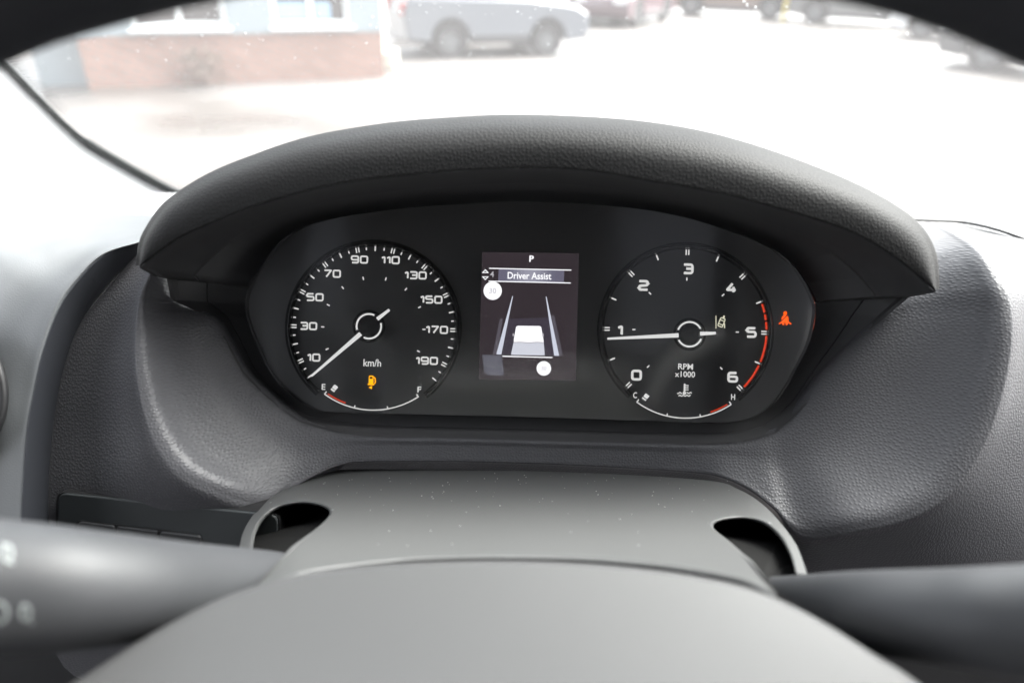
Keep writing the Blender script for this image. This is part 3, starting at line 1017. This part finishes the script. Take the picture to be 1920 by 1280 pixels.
# -- central screen
scr = bpy.data.objects.new('display_screen', None); col.objects.link(scr); scr.parent = clu
def screen_mat(name, c, s):
    m = emit(name, c, s)
    t = m.node_tree
    N, L = t.nodes.new, t.links.new
    tc = N('ShaderNodeTexCoord'); nz = N('ShaderNodeTexNoise'); nz.inputs['Scale'].default_value = 30
    L(tc.outputs['Object'], nz.inputs['Vector'])
    mr = N('ShaderNodeMapRange'); mr.inputs['To Min'].default_value = s * GAIN * .75; mr.inputs['To Max'].default_value = s * GAIN * 1.25
    L(nz.outputs[0], mr.inputs['Value'])
    e = [n for n in t.nodes if n.type == 'EMISSION'][0]
    L(mr.outputs[0], e.inputs['Strength'])
    return m
M['lcd'] = screen_mat('screen_backlight', (.085, .066, .078), .50)
M['lcd2'] = screen_mat('screen_road', (.13, .11, .15), .48)
M['lcd3'] = emit('screen_verge', (.20, .18, .22), .55)
M['lcd4'] = emit('screen_lane', (.78, .82, .95), .9)
M['lcdw'] = emit('screen_white', (.97, .97, 1.0), 1.25)
M['lcdv'] = emit('screen_van_rear', (.80, .82, .92), .9)
M['lcdg'] = emit('screen_grey_tile', (.125, .125, .155), 1.0)
M['lcdd'] = emit('screen_dim_text', (.52, .5, .54), 1.0)
M['lcdb'] = emit('screen_title_band', (.18, .17, .24), .9)
M['lcdc'] = emit('screen_title_glow', (.36, .36, .47), .8)
def sq(name, pts, mat, wv):
    return MB().add([P(x, y, wv) for x, y in pts], [tuple(range(len(pts)))]).build(name, mat, scr, fix=False)
sq('panel', [(904, 472.5), (1085.5, 475), (1079.5, 713), (897.5, 711)], M['lcd'], .30)
sq('title_band', [(935, 503.6), (1058, 506), (1057, 529.8), (934, 527)], M['lcdb'], .34)
for k_ in range(6):
    q_ = 46 - k_ * 7
    gm = emit('screen_title_glow_%d' % k_, (.20 + .045 * k_, .195 + .045 * k_, .27 + .05 * k_), .85)
    sq('title_glow', [(995 - q_, 504.6 + (46 - q_) * .02), (995 + q_, 505.8), (994 + q_, 529 - .2), (994 - q_, 527.6)], gm, .36 + .01 * k_)
for a, b in (((917, 503), (1071, 506.4)), ((916, 527), (1070, 530.5))):
    mb = MB(); ribbon(mb, [a, ((a[0] + b[0]) / 2, (a[1] + b[1]) / 2), b], 1.9, .42); mb.build('rule_line', M['lcdw'], scr, fix=False)
words('P', 996.7, 485, 12, 8.5, M['lcdw'], scr, 'gear_letter', .45, bold=.03)
words('Driver Assist', 992.8, 517, 13, 82, M['lcdw'], scr, 'title_text', .46, bold=.02, ang=rad(1.2))
words('4', 922.5, 514, 11, 7.5, M['lcdd'], scr, 'page_number', .46, bold=.01)
for pts in ([(905, 511), (915, 511), (910, 505.8)], [(905, 519), (915, 519), (910, 524)]):
    mb = MB(); ribbon(mb, pts, 1.7, .45, True); mb.build('page_arrow', M['lcdw'], scr, fix=False)
sq('verge', [(943, 597), (937, 597), (924, 664), (932, 664)], M['lcd3'], .34)
sq('verge', [(1033, 592), (1039, 590), (1055.5, 667), (1047, 666.5)], M['lcd3'], .34)
sq('road', [(950, 598), (1032, 595), (1041, 667), (939, 665)], M['lcd2'], .33)
sq('lane_line', [(960.5, 555), (962, 555), (940, 664.5), (930.5, 664)], M['lcd4'], .40)
sq('lane_line', [(1023.2, 556), (1024.8, 556), (1048.5, 667), (1039, 666.5)], M['lcd4'], .40)
sq('van_rear', [(963, 641), (1019.5, 641), (1021.5, 666), (958, 665)], M['lcdv'], .44)
sq('van_roof', rrect([(968, 610.5), (1014.5, 611), (1020, 642), (962.5, 641)], 4), M['lcdw'], .50)
mb = MB(); ribbon(mb, crv([(963, 642.5), (975, 641.2), (991, 642.6), (1007, 641.4), (1019, 642.6)], 5), 1.6, .52); mb.build('van_spoiler', M['lcdd'], scr, fix=False)
for x in (962.5, 1018):
    sq('van_mirror', [(x - 1.5, 625), (x + 1.5, 625), (x + 1.5, 630), (x - 1.5, 630)], M['lcdd'], .52)
mb = MB(); ribbon(mb, [(942, 667.6), (1036, 670)], 2.0, .46); mb.build('rule_line', M['lcdw'], scr, fix=False)
for cx, cy, r, fs in ((923.8, 545, 17.2, 13), (1019.7, 690.4, 13.6, 10)):
    sq('speed_limit_disc', [(cx + r * math.cos(k * math.pi / 20), cy + r * math.sin(k * math.pi / 20)) for k in range(40)], M['lcdw'], .44)
    words('30', cx, cy, fs * .75, fs, M['lcdd'], scr, 'limit_text', .5)
sq('grey_tile', [(904, 665), (940, 666), (944, 690), (944, 704), (915, 703), (908, 697)], M['lcdg'], .40)

# ------------------------------------------------------------------ hood
rows = [[] for _ in range(10)]
for i in range(NC):
    s = i / (NC - 1)
    e = abs(2 * s - 1) ** 4
    a, b = oc[i], lc[i]
    wl = lip_w(i)
    wc = 68 - 3 * e
    crest = P(a[0], a[1], wc)
    side = (s - .5) * -2
    rows[0].append(crest + Vector((side * .03 * e, .115, -.085)))
    rows[1].append(crest + Vector((side * .02 * e, .060, -.026)))
    rows[2].append(crest + Vector((side * .01 * e, .025, -.0055)))
    rows[3].append(crest)
    for k, (t, tw) in enumerate(((.09, .52), (.26, .88), (.55, 1.02), (.95, 1.0))):
        rows[4 + k].append(P(*mix3((a[0], a[1], wc), (b[0], b[1], wl), t, tw)))
    rows[8].append(P(b[0], b[1] + .5, wl - 1))
    rows[9].append(P(b[0], b[1] + 1.5, wl - 5))
cols_ = [crv([tuple(rows[r][j]) for r in range(10)], 4) for j in range(NC)]
hood = MB().grid([[cols_[j][i] for j in range(NC)] for i in range(len(cols_[0]))])
hood.build('hood', M['hood'], clu, smooth=True)

# ------------------------------------------------------------------ steering column shroud
shr = thing('column_shroud', 'grey plastic steering column shroud in front of the dials', 'steering column', P(985, 1010, 40))
REAR = [(447, 1040), (455, 1000), (476, 963), (512, 928), (560, 902), (610, 886), (655, 880), (900, 881), (1100, 886), (1325, 900), (1385, 917), (1430, 945), (1468, 985), (1495, 1025), (1513, 1075)]
HL = [(466, 1040), (472, 1000), (490, 968), (522, 946), (566, 938), (604, 943), (624, 956), (612, 976), (570, 1012), (525, 1055), (484, 1098)]
HR = [(1455, 1112), (1410, 1062), (1365, 1015), (1332, 986), (1345, 972), (1390, 967), (1432, 976), (1466, 1003), (1488, 1040), (1498, 1075)]
LIP = [(484, 1098), (530, 1078), (600, 1061), (700, 1048), (800, 1040), (960, 1038), (1100, 1042), (1250, 1056), (1380, 1080), (1455, 1112)]
cont = crv(REAR, 6) + crv(HR[::-1], 6) + crv(LIP[::-1], 6)[1:] + crv(HL[::-1], 6)[1:]
def sh(x, y):
    base = 6 + (y - 880) * .92
    return base - 6 * ((x - 985) / 480) ** 2 - 40 * (max(0, abs(x - 985) - 410) / 130) ** 2
pv, pf = patch(cont, sh, 9)
body = MB().add([P(*q) for q in pv], pf)
body.build('top_cover', M['shroud'], shr, smooth=True)
# rolled lip and collar edges
def edge_roll(pts, r, d=(0, 0), lift=0):
    return [P(x + d[0], y + d[1], sh(x, y) - lift) for x, y in pts]
def roll(c, offs, cen=None):
    """rolled edge: rows stepping away from contour c (towards cen, or straight down)"""
    rows_ = []
    for d_, dw in offs:
        row = []
        for x, y in c:
            if cen is None:
                row.append(P(x, y + d_, sh(x, y) + dw))
            else:
                v = Vector((cen[0] - x, cen[1] - y)).normalized() * d_
                row.append(P(x + v.x, y + v.y, sh(x, y) + dw))
        rows_.append(row)
    return rows_
MB().grid(roll(crv(LIP, 8), ((0, 0), (4, 2.2), (8, 3.0), (11, 2.4), (13.5, 0), (14.5, -3), (15, -12)))).build('front_lip', M['shroud'], shr, smooth=True)
for nm, H, cen in (('left_collar', HL, (530, 1010)), ('right_collar', HR, (1425, 1040))):
    MB().grid(roll(crv(H, 8), ((0, 0), (2, .5), (4, .4), (6, -.6), (7, -3), (7.5, -10)), cen)).build(nm, M['shroud'], shr, smooth=True)
# dark sockets behind the collars
for nm, H in (('left_socket', HL), ('right_socket', HR)):
    c = crv(H, 6)
    rr = [[P(x, y, sh(x, y) - 2) for x, y in c], [P(x, y, sh(x, y) - 40) for x, y in c]]
    mb = MB().grid(rr)
    mb.add(rr[1], [tuple(range(len(c)))])
    mb.build(nm, M['socket'], shr)
# front drop under the lip, towards the wheel
cx_ = lambda x: 985 + (x - 985) * .90
rows = [[P(985 + (x - 985) * .985, y + 14.6, sh(x, y) - 11) for x, y in crv(LIP, 6)], [P(cx_(x), y + 60, sh(x, y) - 30) for x, y in crv(LIP, 6)], [P(cx_(x), y + 300, sh(x, y) - 30) for x, y in crv(LIP, 6)]]
MB().grid(rows).build('front_cover', M['shroud'], shr, smooth=True)

dst = MB()
for k in range(95):
    x = random.uniform(560, 1420)
    y = 884 + abs(random.gauss(0, 1)) * 45 + abs(x - 985) ** 2 * .00012
    if y > 1025 or (y > 935 and (x < 640 or x > 1320)): continue
    r_d = random.choice((.00016, .0002, .00026, .00034))
    c = P(x, y, sh(x, y) + .5)
    dst.add([c + (RT * math.cos(a) + UP * math.sin(a) * random.uniform(.7, 1)) * r_d - FW * (.0001) for a in [q * math.pi / 3 for q in range(6)]], [(0, 1, 2, 3, 4, 5)])
M['dust'] = simple('pale_dust', (.5, .5, .48), .9)
tag(dst.build('dust_specks', M['dust'], shr), kind='stuff')

# ------------------------------------------------------------------ stalks
def stalk(name, label, pts, side):
    sp_ = crv(pts, 8)
    root = thing(name, label, 'stalk', P(*sp_[0][:3]))
    mb = MB().tube([P(*q[:3]) for q in sp_], [q[3] / 1000 for q in sp_], 40)
    mb.build('lever', M['stalk'], root, smooth=True, angle=50)
    return root, BVHTree.FromPolygons(mb.v, mb.f)
ls, ls_b = stalk('indicator_stalk', 'dark grey control stalk reaching left from the steering column, with white symbols',
                 [(640, 1085, 60, 10), (560, 1088, 105, 11), (480, 1094, 150, 13), (300, 1102, 196, 15.4), (150, 1103, 218, 17), (0, 1102, 228, 18.6), (-250, 1106, 240, 20), (-420, 1110, 246, 19)], -1)
rs_, rs_b = stalk('wiper_stalk', 'plain grey control stalk reaching right from the steering column',
                  [(1320, 1124, 60, 10), (1400, 1130, 108, 11), (1480, 1140, 150, 12.2), (1620, 1146, 188, 13.3), (1800, 1158, 210, 14.8), (1920, 1165, 220, 16), (2150, 1172, 236, 17), (2350, 1178, 246, 16)], 1)
def stalk_print(bvh, root, strokes, name):
    mb_ = MB()
    for pts, wd in strokes:
        n = len(pts)
        L_, R_ = [], []
        for i in range(n):
            a, b = Vector(pts[max(i - 1, 0)]), Vector(pts[min(i + 1, n - 1)])
            t = (b - a).normalized(); nn = Vector((-t.y, t.x))
            p = Vector(pts[i])
            A, B = on(bvh, *(p + nn * wd / 2), .0003), on(bvh, *(p - nn * wd / 2), .0003)
            if A is None or B is None: break
            L_.append(A); R_.append(B)
        if len(L_) > 1: mb_.grid([L_, R_])
    if mb_.v: mb_.build(name, M['print'], root, fix=False)
ci = lambda cx, cy, rx, ry, a0=0, a1=360, n=20: [(cx + rx * math.cos(rad(a0 + (a1 - a0) * k / n)), cy + ry * math.sin(rad(a0 + (a1 - a0) * k / n))) for k in range(n + 1)]
stalk_print(ls_b, ls, [(ci(14, 1036, 9, 15), 6), ([(2, 1018), (22, 1026)], 5), ([(10, 1052), (26, 1056)], 5)], 'lamp_symbol')
stalk_print(ls_b, ls, [(ci(-6, 1148, 20, 20, -90, 110), 7)], 'dial_symbol')
stalk_print(ls_b, ls, [(ci(48, 1148, 9, 14), 6), ([(34, 1148), (40, 1148)], 4), ([(40, 1132), (44, 1136)], 5), ([(56, 1164), (62, 1168)], 5)], 'side_light_symbol')

# ------------------------------------------------------------------ steering wheel
DW = .165
HC = CAM + FW * DW + RT * ((990 - 960) / FPX * DW) + UP * ((640 - 1400) / FPX * DW)
TILT = rad(25)
wu = Vector((0, math.sin(TILT), math.cos(TILT)))
wn = R0.cross(wu)
whl = thing('steering_wheel', 'dark steering wheel rim at the top corners with a grey hub at the bottom', 'steering wheel', HC - wu * .19)
def onwheel(px, py):
    d = ray(px, py)
    t = (HC - CAM).dot(wn) / d.dot(wn)
    q = CAM + d * t - HC
    return (q.dot(R0), q.dot(wu))
inner = [onwheel(*q) for q in [(-560, 560), (-420, 370), (-230, 215), (0, 106), (140, 56), (370, -2), (620, -46), (985, -72), (1350, -46), (1620, 0), (1790, 50), (1920, 105), (2150, 215), (2340, 370), (2480, 560)]]
loop = inner + [(x, -y) for x, y in inner[::-1]]
rt = .0155
# push the spine outwards by the tube radius
lp = crv(loop, 8, closed=True)
spine = []
for i in range(len(lp)):
    a, b = Vector(lp[i - 2]), Vector(lp[(i + 2) % len(lp)])
    t = (b - a).normalized()
    n = Vector((-t.y, t.x))
    if n.dot(Vector(lp[i])) < 0: n = -n
    q = Vector(lp[i]) + n * rt
    spine.append(HC + R0 * q.x + wu * q.y)
MB().tube(spine, rt, 28, closed=True).build('rim', M['rim'], whl, smooth=True)
HUBC = [(60, 1420), (110, 1310), (165, 1270), (232, 1226), (300, 1185), (380, 1143), (460, 1110), (540, 1086), (640, 1070), (760, 1060), (900, 1056), (1040, 1058), (1180, 1068), (1300, 1084), (1400, 1106), (1480, 1138), (1560, 1182), (1640, 1233), (1700, 1270), (1770, 1330), (1830, 1420)]
def hh(x, y):
    u = (x - 985) / 800
    return 208 + .15 * (y - 1056) - 8 * u * u
pv, pf = patch(crv(HUBC, 6), hh, 14)
MB().add([P(*q) for q in pv], pf).build('hub_cover', M['hub'], whl, smooth=True)
hc = crv(HUBC, 6)
hrow = []
for d_, dw in ((0, 0), (-3, -1.2), (-5, -4), (-5.5, -9), (-5.5, -30)):
    row = []
    for i, (x, y) in enumerate(hc):
        a, b = hc[max(i - 1, 0)], hc[min(i + 1, len(hc) - 1)]
        t = Vector((b[0] - a[0], b[1] - a[1])).normalized()
        row.append(P(x - t.y * d_, y + t.x * d_, hh(x, y) + dw))
    hrow.append(row)
MB().grid(hrow).build('hub_edge', M['hub'], whl, smooth=True)
for s, pts in ((-1, [(270, 1400, 215), (150, 1330, 212), (-100, 1330, 205), (-420, 1380, 200)]), (1, [(1640, 1400, 215), (1790, 1330, 212), (2020, 1330, 205), (2340, 1380, 200)])):
    pass

# ------------------------------------------------------------------ outside: building
A_, B_ = G(60, 172), G(722, 146)
A_.z = B_.z = 0
AL = (B_ - A_).normalized()
NO = Vector((AL.y, -AL.x, 0))
if NO.dot(CAM - A_) < 0: NO = -NO
def wall_pt(px, py, out=0.0):
    d = ray(px, py)
    o_ = A_ + NO * out
    t = (o_ - CAM).dot(NO) / d.dot(NO)
    return CAM + d * t
def bp(s, z, out=0.0):
    return A_ + AL * s + NO * out + Vector((0, 0, z))
def sz(px, py):
    q = wall_pt(px, py)
    return (q - A_).dot(AL), q.z
LW = (B_ - A_).length
def brick_mat():
    m, t, b = new_mat('red_brick')
    N, L = t.nodes.new, t.links.new
    tc = N('ShaderNodeTexCoord'); mp = N('ShaderNodeMapping')
    mp.inputs['Rotation'].default_value = (rad(90), 0, -math.atan2(AL.y, AL.x))
    L(tc.outputs['Object'], mp.inputs['Vector'])
    br = N('ShaderNodeTexBrick')
    br.inputs['Scale'].default_value = 1
    br.inputs['Brick Width'].default_value = .22; br.inputs['Row Height'].default_value = .075; br.inputs['Mortar Size'].default_value = .01
    br.inputs['Color1'].default_value = (.27, .14, .105, 1); br.inputs['Color2'].default_value = (.21, .105, .075, 1); br.inputs['Mortar'].default_value = (.15, .13, .115, 1)
    L(mp.outputs[0], br.inputs['Vector']); L(br.outputs[0], b.inputs['Base Color'])
    b.inputs['Roughness'].default_value = .85
    return m
M['brick'] = brick_mat()
M['siding'] = simple('pale_blue_siding', (.20, .235, .255), .6, noise=.06, nscale=2)
M['wframe'] = simple('window_frame_white', (.7, .72, .72), .5)
M['wglass'] = simple('dark_window_glass', (.035, .03, .03), .08, noise=.5, nscale=1.5)
M['blue'] = simple('blue_poster', (.22, .34, .46), .6)
M['pipe'] = simple('white_pipe', (.75, .75, .73), .5)
bld = thing('roadside_building', 'pale blue clad building with a red brick base and two wide windows', 'building', (A_ + B_) / 2)
zb = sz(450, 64)[1]
BRK = MB()
s0, s1 = sz(150, 100)[0], LW
BRK.prism([bp(s0, -.05, 0), bp(s1, -.05, 0), bp(s1, zb, 0), bp(s0, zb, 0)], -NO * .3)
BRK.build('brick_base', M['brick'], bld)
w1 = (sz(243, 30)[0], sz(423, 30)[0]); w2 = (sz(510, 30)[0], sz(655, 30)[0])
zs = sz(450, 50)[1]; zt = zs + 1.3
SD = MB()
def slab(a, b, z0, z1, out=0.0, d=.25):
    SD.prism([bp(a, z0, out), bp(b, z0, out), bp(b, z1, out), bp(a, z1, out)], -NO * d)
slab(s0, s1, zb + .001, zs, .02)
slab(s0, w1[0], zs, zt, .02); slab(w1[1], w2[0], zs, zt, .02); slab(w2[1], s1, zs, zt, .02)
slab(s0, s1, zt, 3.4, .02)
SD.prism([bp(sz(45, 100)[0], -.05, -.4), bp(s0 - .03, -.05, -.4), bp(s0 - .03, 3.4, -.4), bp(sz(45, 100)[0], 3.4, -.4)], -NO * .2)
SD.build('wall_cladding', M['siding'], bld)
MB().prism([bp(s0 - .2, 3.4, .25), bp(s1 + .2, 3.4, .25), bp(s1 + .2, 3.6, .25), bp(s0 - .2, 3.6, .25)], -NO * 4).build('roof', M['trim'], bld)
for k, (a, b) in enumerate((w1, w2)):
    fr_ = MB()
    for (x0, x1, z0, z1) in ((a, b, zs, zs + .06), (a, b, zt - .06, zt), (a, a + .06, zs + .06, zt - .06), (b - .06, b, zs + .06, zt - .06), ((a + b) / 2 - .03, (a + b) / 2 + .03, zs + .06, zt - .06)):
        fr_.prism([bp(x0, z0, -.03), bp(x1, z0, -.03), bp(x1, z1, -.03), bp(x0, z1, -.03)], -NO * .06)
    wo = fr_.build('window', M['wframe'], bld)
    for x0, x1 in ((a + .06, (a + b) / 2 - .03), ((a + b) / 2 + .03, b - .06)):
        MB().prism([bp(x0, zs + .06, -.06), bp(x1, zs + .06, -.06), bp(x1, zt - .06, -.06), bp(x0, zt - .06, -.06)], -NO * .01).build('pane', M['wglass'], wo)
    MB().prism([bp(a - .05, zs - .05, .08), bp(b + .05, zs - .05, .08), bp(b + .05, zs - .005, .08), bp(a - .05, zs - .005, .08)], -NO * .1).build('sill', M['wframe'], wo)
    if k == 1:
        MB().prism([bp(a + .07, zs + .08, -.05), bp(a + .62, zs + .08, -.05), bp(a + .62, zs + .30, -.05), bp(a + .07, zs + .30, -.05)], -NO * .006).build('poster', M['blue'], wo)
        MB().prism([bp((a + b) / 2 + .04, zs + .08, -.05), bp((a + b) / 2 + .28, zs + .08, -.05), bp((a + b) / 2 + .28, zs + .30, -.05), bp((a + b) / 2 + .04, zs + .30, -.05)], -NO * .006).build('poster', M['blue'], wo)
# pipes and posts
def pipe(name, label, px, py, px2, py2, r, mat, h=3.3, foot=None):
    a = G(px, py)
    root = thing(name, label, 'post' if 'post' in name else 'pipe', a)
    MB().tube([a + Vector((0, 0, z)) for z in (0, .3, h)], r, 14).build('shaft', mat, root, smooth=True, angle=50)
    return root, a
r_o, a = pipe('drain_pipe', 'white drain pipe down the left end of the brick base', 184, 150, 174, 30, .055, M['pipe'])
MB().box(a + Vector((0, 0, 1.0)), .16, .16, .05).build('bracket', M['pipe'], r_o)
r_o, a = pipe('canopy_post', 'white post with a pale block foot at the right end of the building', 722, 128, 722, 10, .05, M['pipe'])
M['foot'] = simple('pale_concrete', (.62, .60, .50), .8, noise=.1, nscale=8)
MB().box(a + Vector((-.06, 0, .14)), .52, .42, .28).build('foot_block', M['foot'], r_o, bevel=.03)
# shrub by the brick base
def shrub(name, label, px, py, rx, rz, n, cols):
    a = G(px, py)
    root = thing(name, label, 'shrub', a)
    st = MB()
    for k in range(7):
        an = random.uniform(0, 6.28)
        st.tube([a + Vector((0, 0, .0)), a + Vector((math.cos(an) * rx * .3, math.sin(an) * rx * .3, rz * .4)), a + Vector((math.cos(an) * rx * .7, math.sin(an) * rx * .6, rz * .85))], [.012, .009, .004], 6)
    st.build('stem', simple('shrub_stem', (.09, .06, .04), .8), root)
    for ci_, c in enumerate(cols):
        lf = MB()
        for k in range(n):
            u, v, wv = random.gauss(0, .42), random.gauss(0, .42), random.betavariate(1.6, 1.3)
            rr = 1 - .45 * wv
            c0 = a + Vector((u * rx * rr, v * rx * rr, .03 + wv * rz))
            d1 = Vector((random.gauss(0, 1), random.gauss(0, 1), random.gauss(0, 1))).normalized()
            d2 = d1.orthogonal().normalized()
            s = random.uniform(.018, .04)
            lf.add([c0 - d1 * s, c0 + d2 * s * .5, c0 + d1 * s, c0 - d2 * s * .5], [(0, 1, 2, 3)])
        tag(lf.build('foliage', simple('shrub_leaf', c, .6), root), kind='stuff')
shrub('shrub', 'reddish brown low shrub against the brick base', 385, 163, .42, .48, 420, [(.12, .06, .045), (.10, .07, .045)])

# ------------------------------------------------------------------ parked cars
M['tyre'] = simple('tyre_rubber', (.02, .02, .021), .8)
M['alloy'] = simple('alloy_grey', (.13, .135, .14), .4, metal=.3)
M['carglass'] = simple('car_window_glass', (.02, .023, .026), .06)
M['lamp'] = simple('head_lamp', (.7, .7, .7), .15)
M['tail'] = simple('tail_lamp', (.4, .02, .015), .25)
M['arch'] = simple('dark_cladding', (.03, .03, .032), .7)
paints = {}
def paint(c):
    if c not in paints:
        paints[c] = simple('car_paint_%d' % len(paints), c, .3, coat=.6)
    return paints[c]
def car(name, label, front, rear, colour, H=1.62, wr=.34, suv=True, group='cars parked beyond the windscreen', cat='car'):
    """front / rear: ground contact of the near-side wheels"""
    front, rear = Vector(front), Vector(rear)
    f = (front - rear); f.z = 0
    wb = f.length
    f.normalize()
    s = Vector((f.y, -f.x, 0))
    if s.dot((front + rear) / 2 - CAM) < 0: s = -s      # towards the far side
    W = 1.78
    o_ = (front + rear) / 2 + s * (W / 2 - .1); o_.z = 0
    root = thing(name, label, cat, o_, group)
    T = lambda x, y, z: o_ + f * x + s * y + Vector((0, 0, z))
    hf, hr = wb / 2, -wb / 2
    F_, Rr = hf + .88, hr - .85
    ra = wr + .07
    belt, sill = (.98, .27) if suv else (.88, .22)
    arch = lambda cx: [(cx + ra * math.cos(a), wr + ra * math.sin(a)) for a in [rad(170 - k * 16) for k in range(11)] if wr + ra * math.sin(a) > sill]
    prof = [(Rr + .05, sill + .06), (hr - ra, sill)] + arch(hr) + [(hr + ra, sill), (hf - ra, sill)] + arch(hf) + [(hf + ra, sill), (F_ - .06, sill + .05), (F_, .5), (F_ - .04, .74), (F_ - .3, belt - .1), (hf - .35, belt), (Rr + .1, belt + .05), (Rr, .75)]
    MB().prism([T(x, -W / 2, z) for x, z in prof], s * W).build('body', paint(colour), root, bevel=.05)
    roof = [(hf - .38, belt - .02), (hf - 1.05, H - .06), (hf - 1.35, H), (hr + .2, H - .01), (hr - .35, H - .1), (Rr + .15, belt + .03)]
    lo = [T(x, -W / 2 + .05, z) if z < belt + .1 else T(x, -W / 2 + .2, z) for x, z in roof]
    hi = [T(x, W / 2 - .05, z) if z < belt + .1 else T(x, W / 2 - .2, z) for x, z in roof]
    n = len(roof)
    MB().add(lo + hi, [tuple(range(n)), tuple(range(2 * n - 1, n - 1, -1))] + [(i, (i + 1) % n, n + (i + 1) % n, n + i) for i in range(n)]).build('cabin', paint(colour), root, bevel=.04)
    # side glass, near and far, and windscreen
    for sg in (-1, 1):
        for x0, x1, x2, x3 in ((hf - .62, hf - 1.12, hf - 1.42, hf - 1.42), (hf - 1.5, hf - 1.5, hr + .25, hr + .2)):
            y0, y1 = sg * (W / 2 - .045), sg * (W / 2 - .165)
            MB().prism([T(x0, y0, belt + .06), T(x1, y1, H - .13), T(x2, y1, H - .13), T(x3, y0, belt + .06)], s * (.012 * sg)).build('side_window', M['carglass'], root)
    MB().prism([T(hf - .42, -W / 2 + .16, belt + .03), T(hf - .42, W / 2 - .16, belt + .03), T(hf - 1.02, W / 2 - .26, H - .09), T(hf - 1.02, -W / 2 + .26, H - .09)], (f + Vector((0, 0, .9))) * .02).build('front_window', M['carglass'], root)
    MB().prism([T(hr + ra + .02, -W / 2 - .012, sill - .02), T(hf - ra - .02, -W / 2 - .012, sill - .02), T(hf - ra - .02, -W / 2 - .012, sill + .12), T(hr + ra + .02, -W / 2 - .012, sill + .12)], s * .05).build('sill_cladding', M['arch'], root)
    for sg in (-1, 1):
        MB().box(T(F_ - .07, sg * (W / 2 - .28), .66), .12, .36, .14, (f, s, Vector((0, 0, 1)))).build('head_lamp', M['lamp'], root, bevel=.02)
        MB().box(T(Rr + .05, sg * (W / 2 - .2), .82), .12, .26, .24, (f, s, Vector((0, 0, 1)))).build('tail_lamp', M['tail'], root, bevel=.02)
        for hx in (hf, hr):
            c = T(hx, sg * (W / 2 - .11), wr)
            mb_ = MB()
            prof_ = [(.60, -.09), (.62, -.11), (.95, -.11), (1.0, -.07), (1.0, .07), (.95, .11), (.62, .11), (.6, .09)]
            mb_.grid([[c + s * dy + (f * math.cos(a) + Vector((0, 0, 1)) * math.sin(a)) * (wr * r) for a in [k * math.pi / 14 for k in range(28)]] for r, dy in prof_], closed_u=True)
            ty = mb_.build('wheel', M['tyre'], root, smooth=True, angle=40)
            rm = MB()
            for k in range(5):
                a = k * 2 * math.pi / 5
                d = f * math.cos(a) + Vector((0, 0, 1)) * math.sin(a)
                e = s.cross(d)
                rm.prism([c + d * .04 + e * .04 + s * (sg * .07), c + d * (wr * .6) + e * .055 + s * (sg * .08), c + d * (wr * .6) - e * .055 + s * (sg * .08), c + d * .04 - e * .04 + s * (sg * .07)], s * (-sg * .03))
            rm.tube([c + s * (sg * .03), c + s * (sg * .09)], .07, 12)
            rm.tube([c + s * (sg * .0), c + s * (sg * .02)], wr * .6, 24)
            rm.build('rim', M['alloy'], ty)
            # dark wheel housing
    MB().box(T(hf, 0, wr + .1), ra * 1.9, W - .3, .5, (f, s, Vector((0, 0, 1)))).build('wheel_housing', M['arch'], root)
    MB().box(T(hr, 0, wr + .1), ra * 1.9, W - .3, .5, (f, s, Vector((0, 0, 1)))).build('wheel_housing', M['arch'], root)
    return root
def at_len(a, px, py0, L):
    """ground point in column px whose distance from a is L, searched from row py0 up"""
    best = None
    for k in range(-160, 200):
        q = G(px, py0 + k * .5) if True else None
        if q.y < 2 or q.y > 120: continue
        e = abs((q - a).length - L)
        if best is None or e < best[0]: best = (e, q)
    return best[1]
a = G(1013, 106); b = G(844, 110)
d = (a - b).normalized()
car('parked_car', 'silver grey sport utility car right of the white post', b + d * 1.9, b, (.11, .12, .138), wr=.30)
a = G(784, 86)
car('parked_car', 'dark blue grey car half hidden between the white post and the silver car', a + Vector((.3, 1.2, 0)), a + Vector((-.9, 3.4, 0)), (.10, .12, .16))
a = G(1068, 48)
car('parked_car', 'pale hatchback parked far off right of the silver car', a, a + Vector((1.6, 2.0, 0)), (.5, .5, .5), suv=False, H=1.45)
a = G(1190, 51)
car('parked_car', 'dark maroon car parked far off in the middle distance', a, a + Vector((1.2, 2.3, 0)), (.10, .06, .07), suv=False, H=1.45)
a = G(1440, 38)
car('parked_car', 'dark car with a brown side beside the yellow post', a + Vector((-2.4, .9, 0)), a, (.10, .06, .045), suv=False, H=1.45)
a = G(1690, 55)
car('parked_car', 'grey saloon car behind the white car', a, a + Vector((-2.2, 1.3, 0)), (.10, .10, .10), suv=False, H=1.45)
a = G(1724, 74)
car('parked_car', 'white car seen under the wheel rim at the right', a, a + Vector((1.75, -1.9, 0)), (.8, .8, .8), suv=False, H=1.45)
a = G(1842, 134)
car('parked_car', 'black car at the far right edge of the view', a, a + Vector((1.9, -1.75, 0)), (.022, .024, .028), suv=False, H=1.45)
a = G(1468, 40)
yp = thing('yellow_post', 'thin yellow post beside the dark brown car', 'post', a)
MB().tube([a, a + Vector((0, 0, 1.1))], .07, 12).build('shaft', simple('yellow_paint', (.75, .6, .12), .5), yp)
MB().tube([a + Vector((0, 0, 1.1)), a + Vector((0, 0, 1.16))], [.075, .05], 12).build('cap', M['arch'], yp)
# drain covers
for px, py, lb in ((972, 154, 'long narrow drain grate in the ground before the silver car'), (1850, 186, 'small drain grate in the ground before the black car')):
    a = G(px, py)
    dg = thing('drain_grate', lb, 'drain', a)
    MB().box(a + Vector((0, 0, .006)), .72, .40, .012).build('frame', simple('cast_iron', (.09, .085, .08), .6), dg)
    for k in range(8):
        MB().box(a + Vector((-.3 + k * .086, 0, .014)), .05, .32, .01).build('bar', simple('cast_iron_bar', (.13, .125, .12), .6), dg)
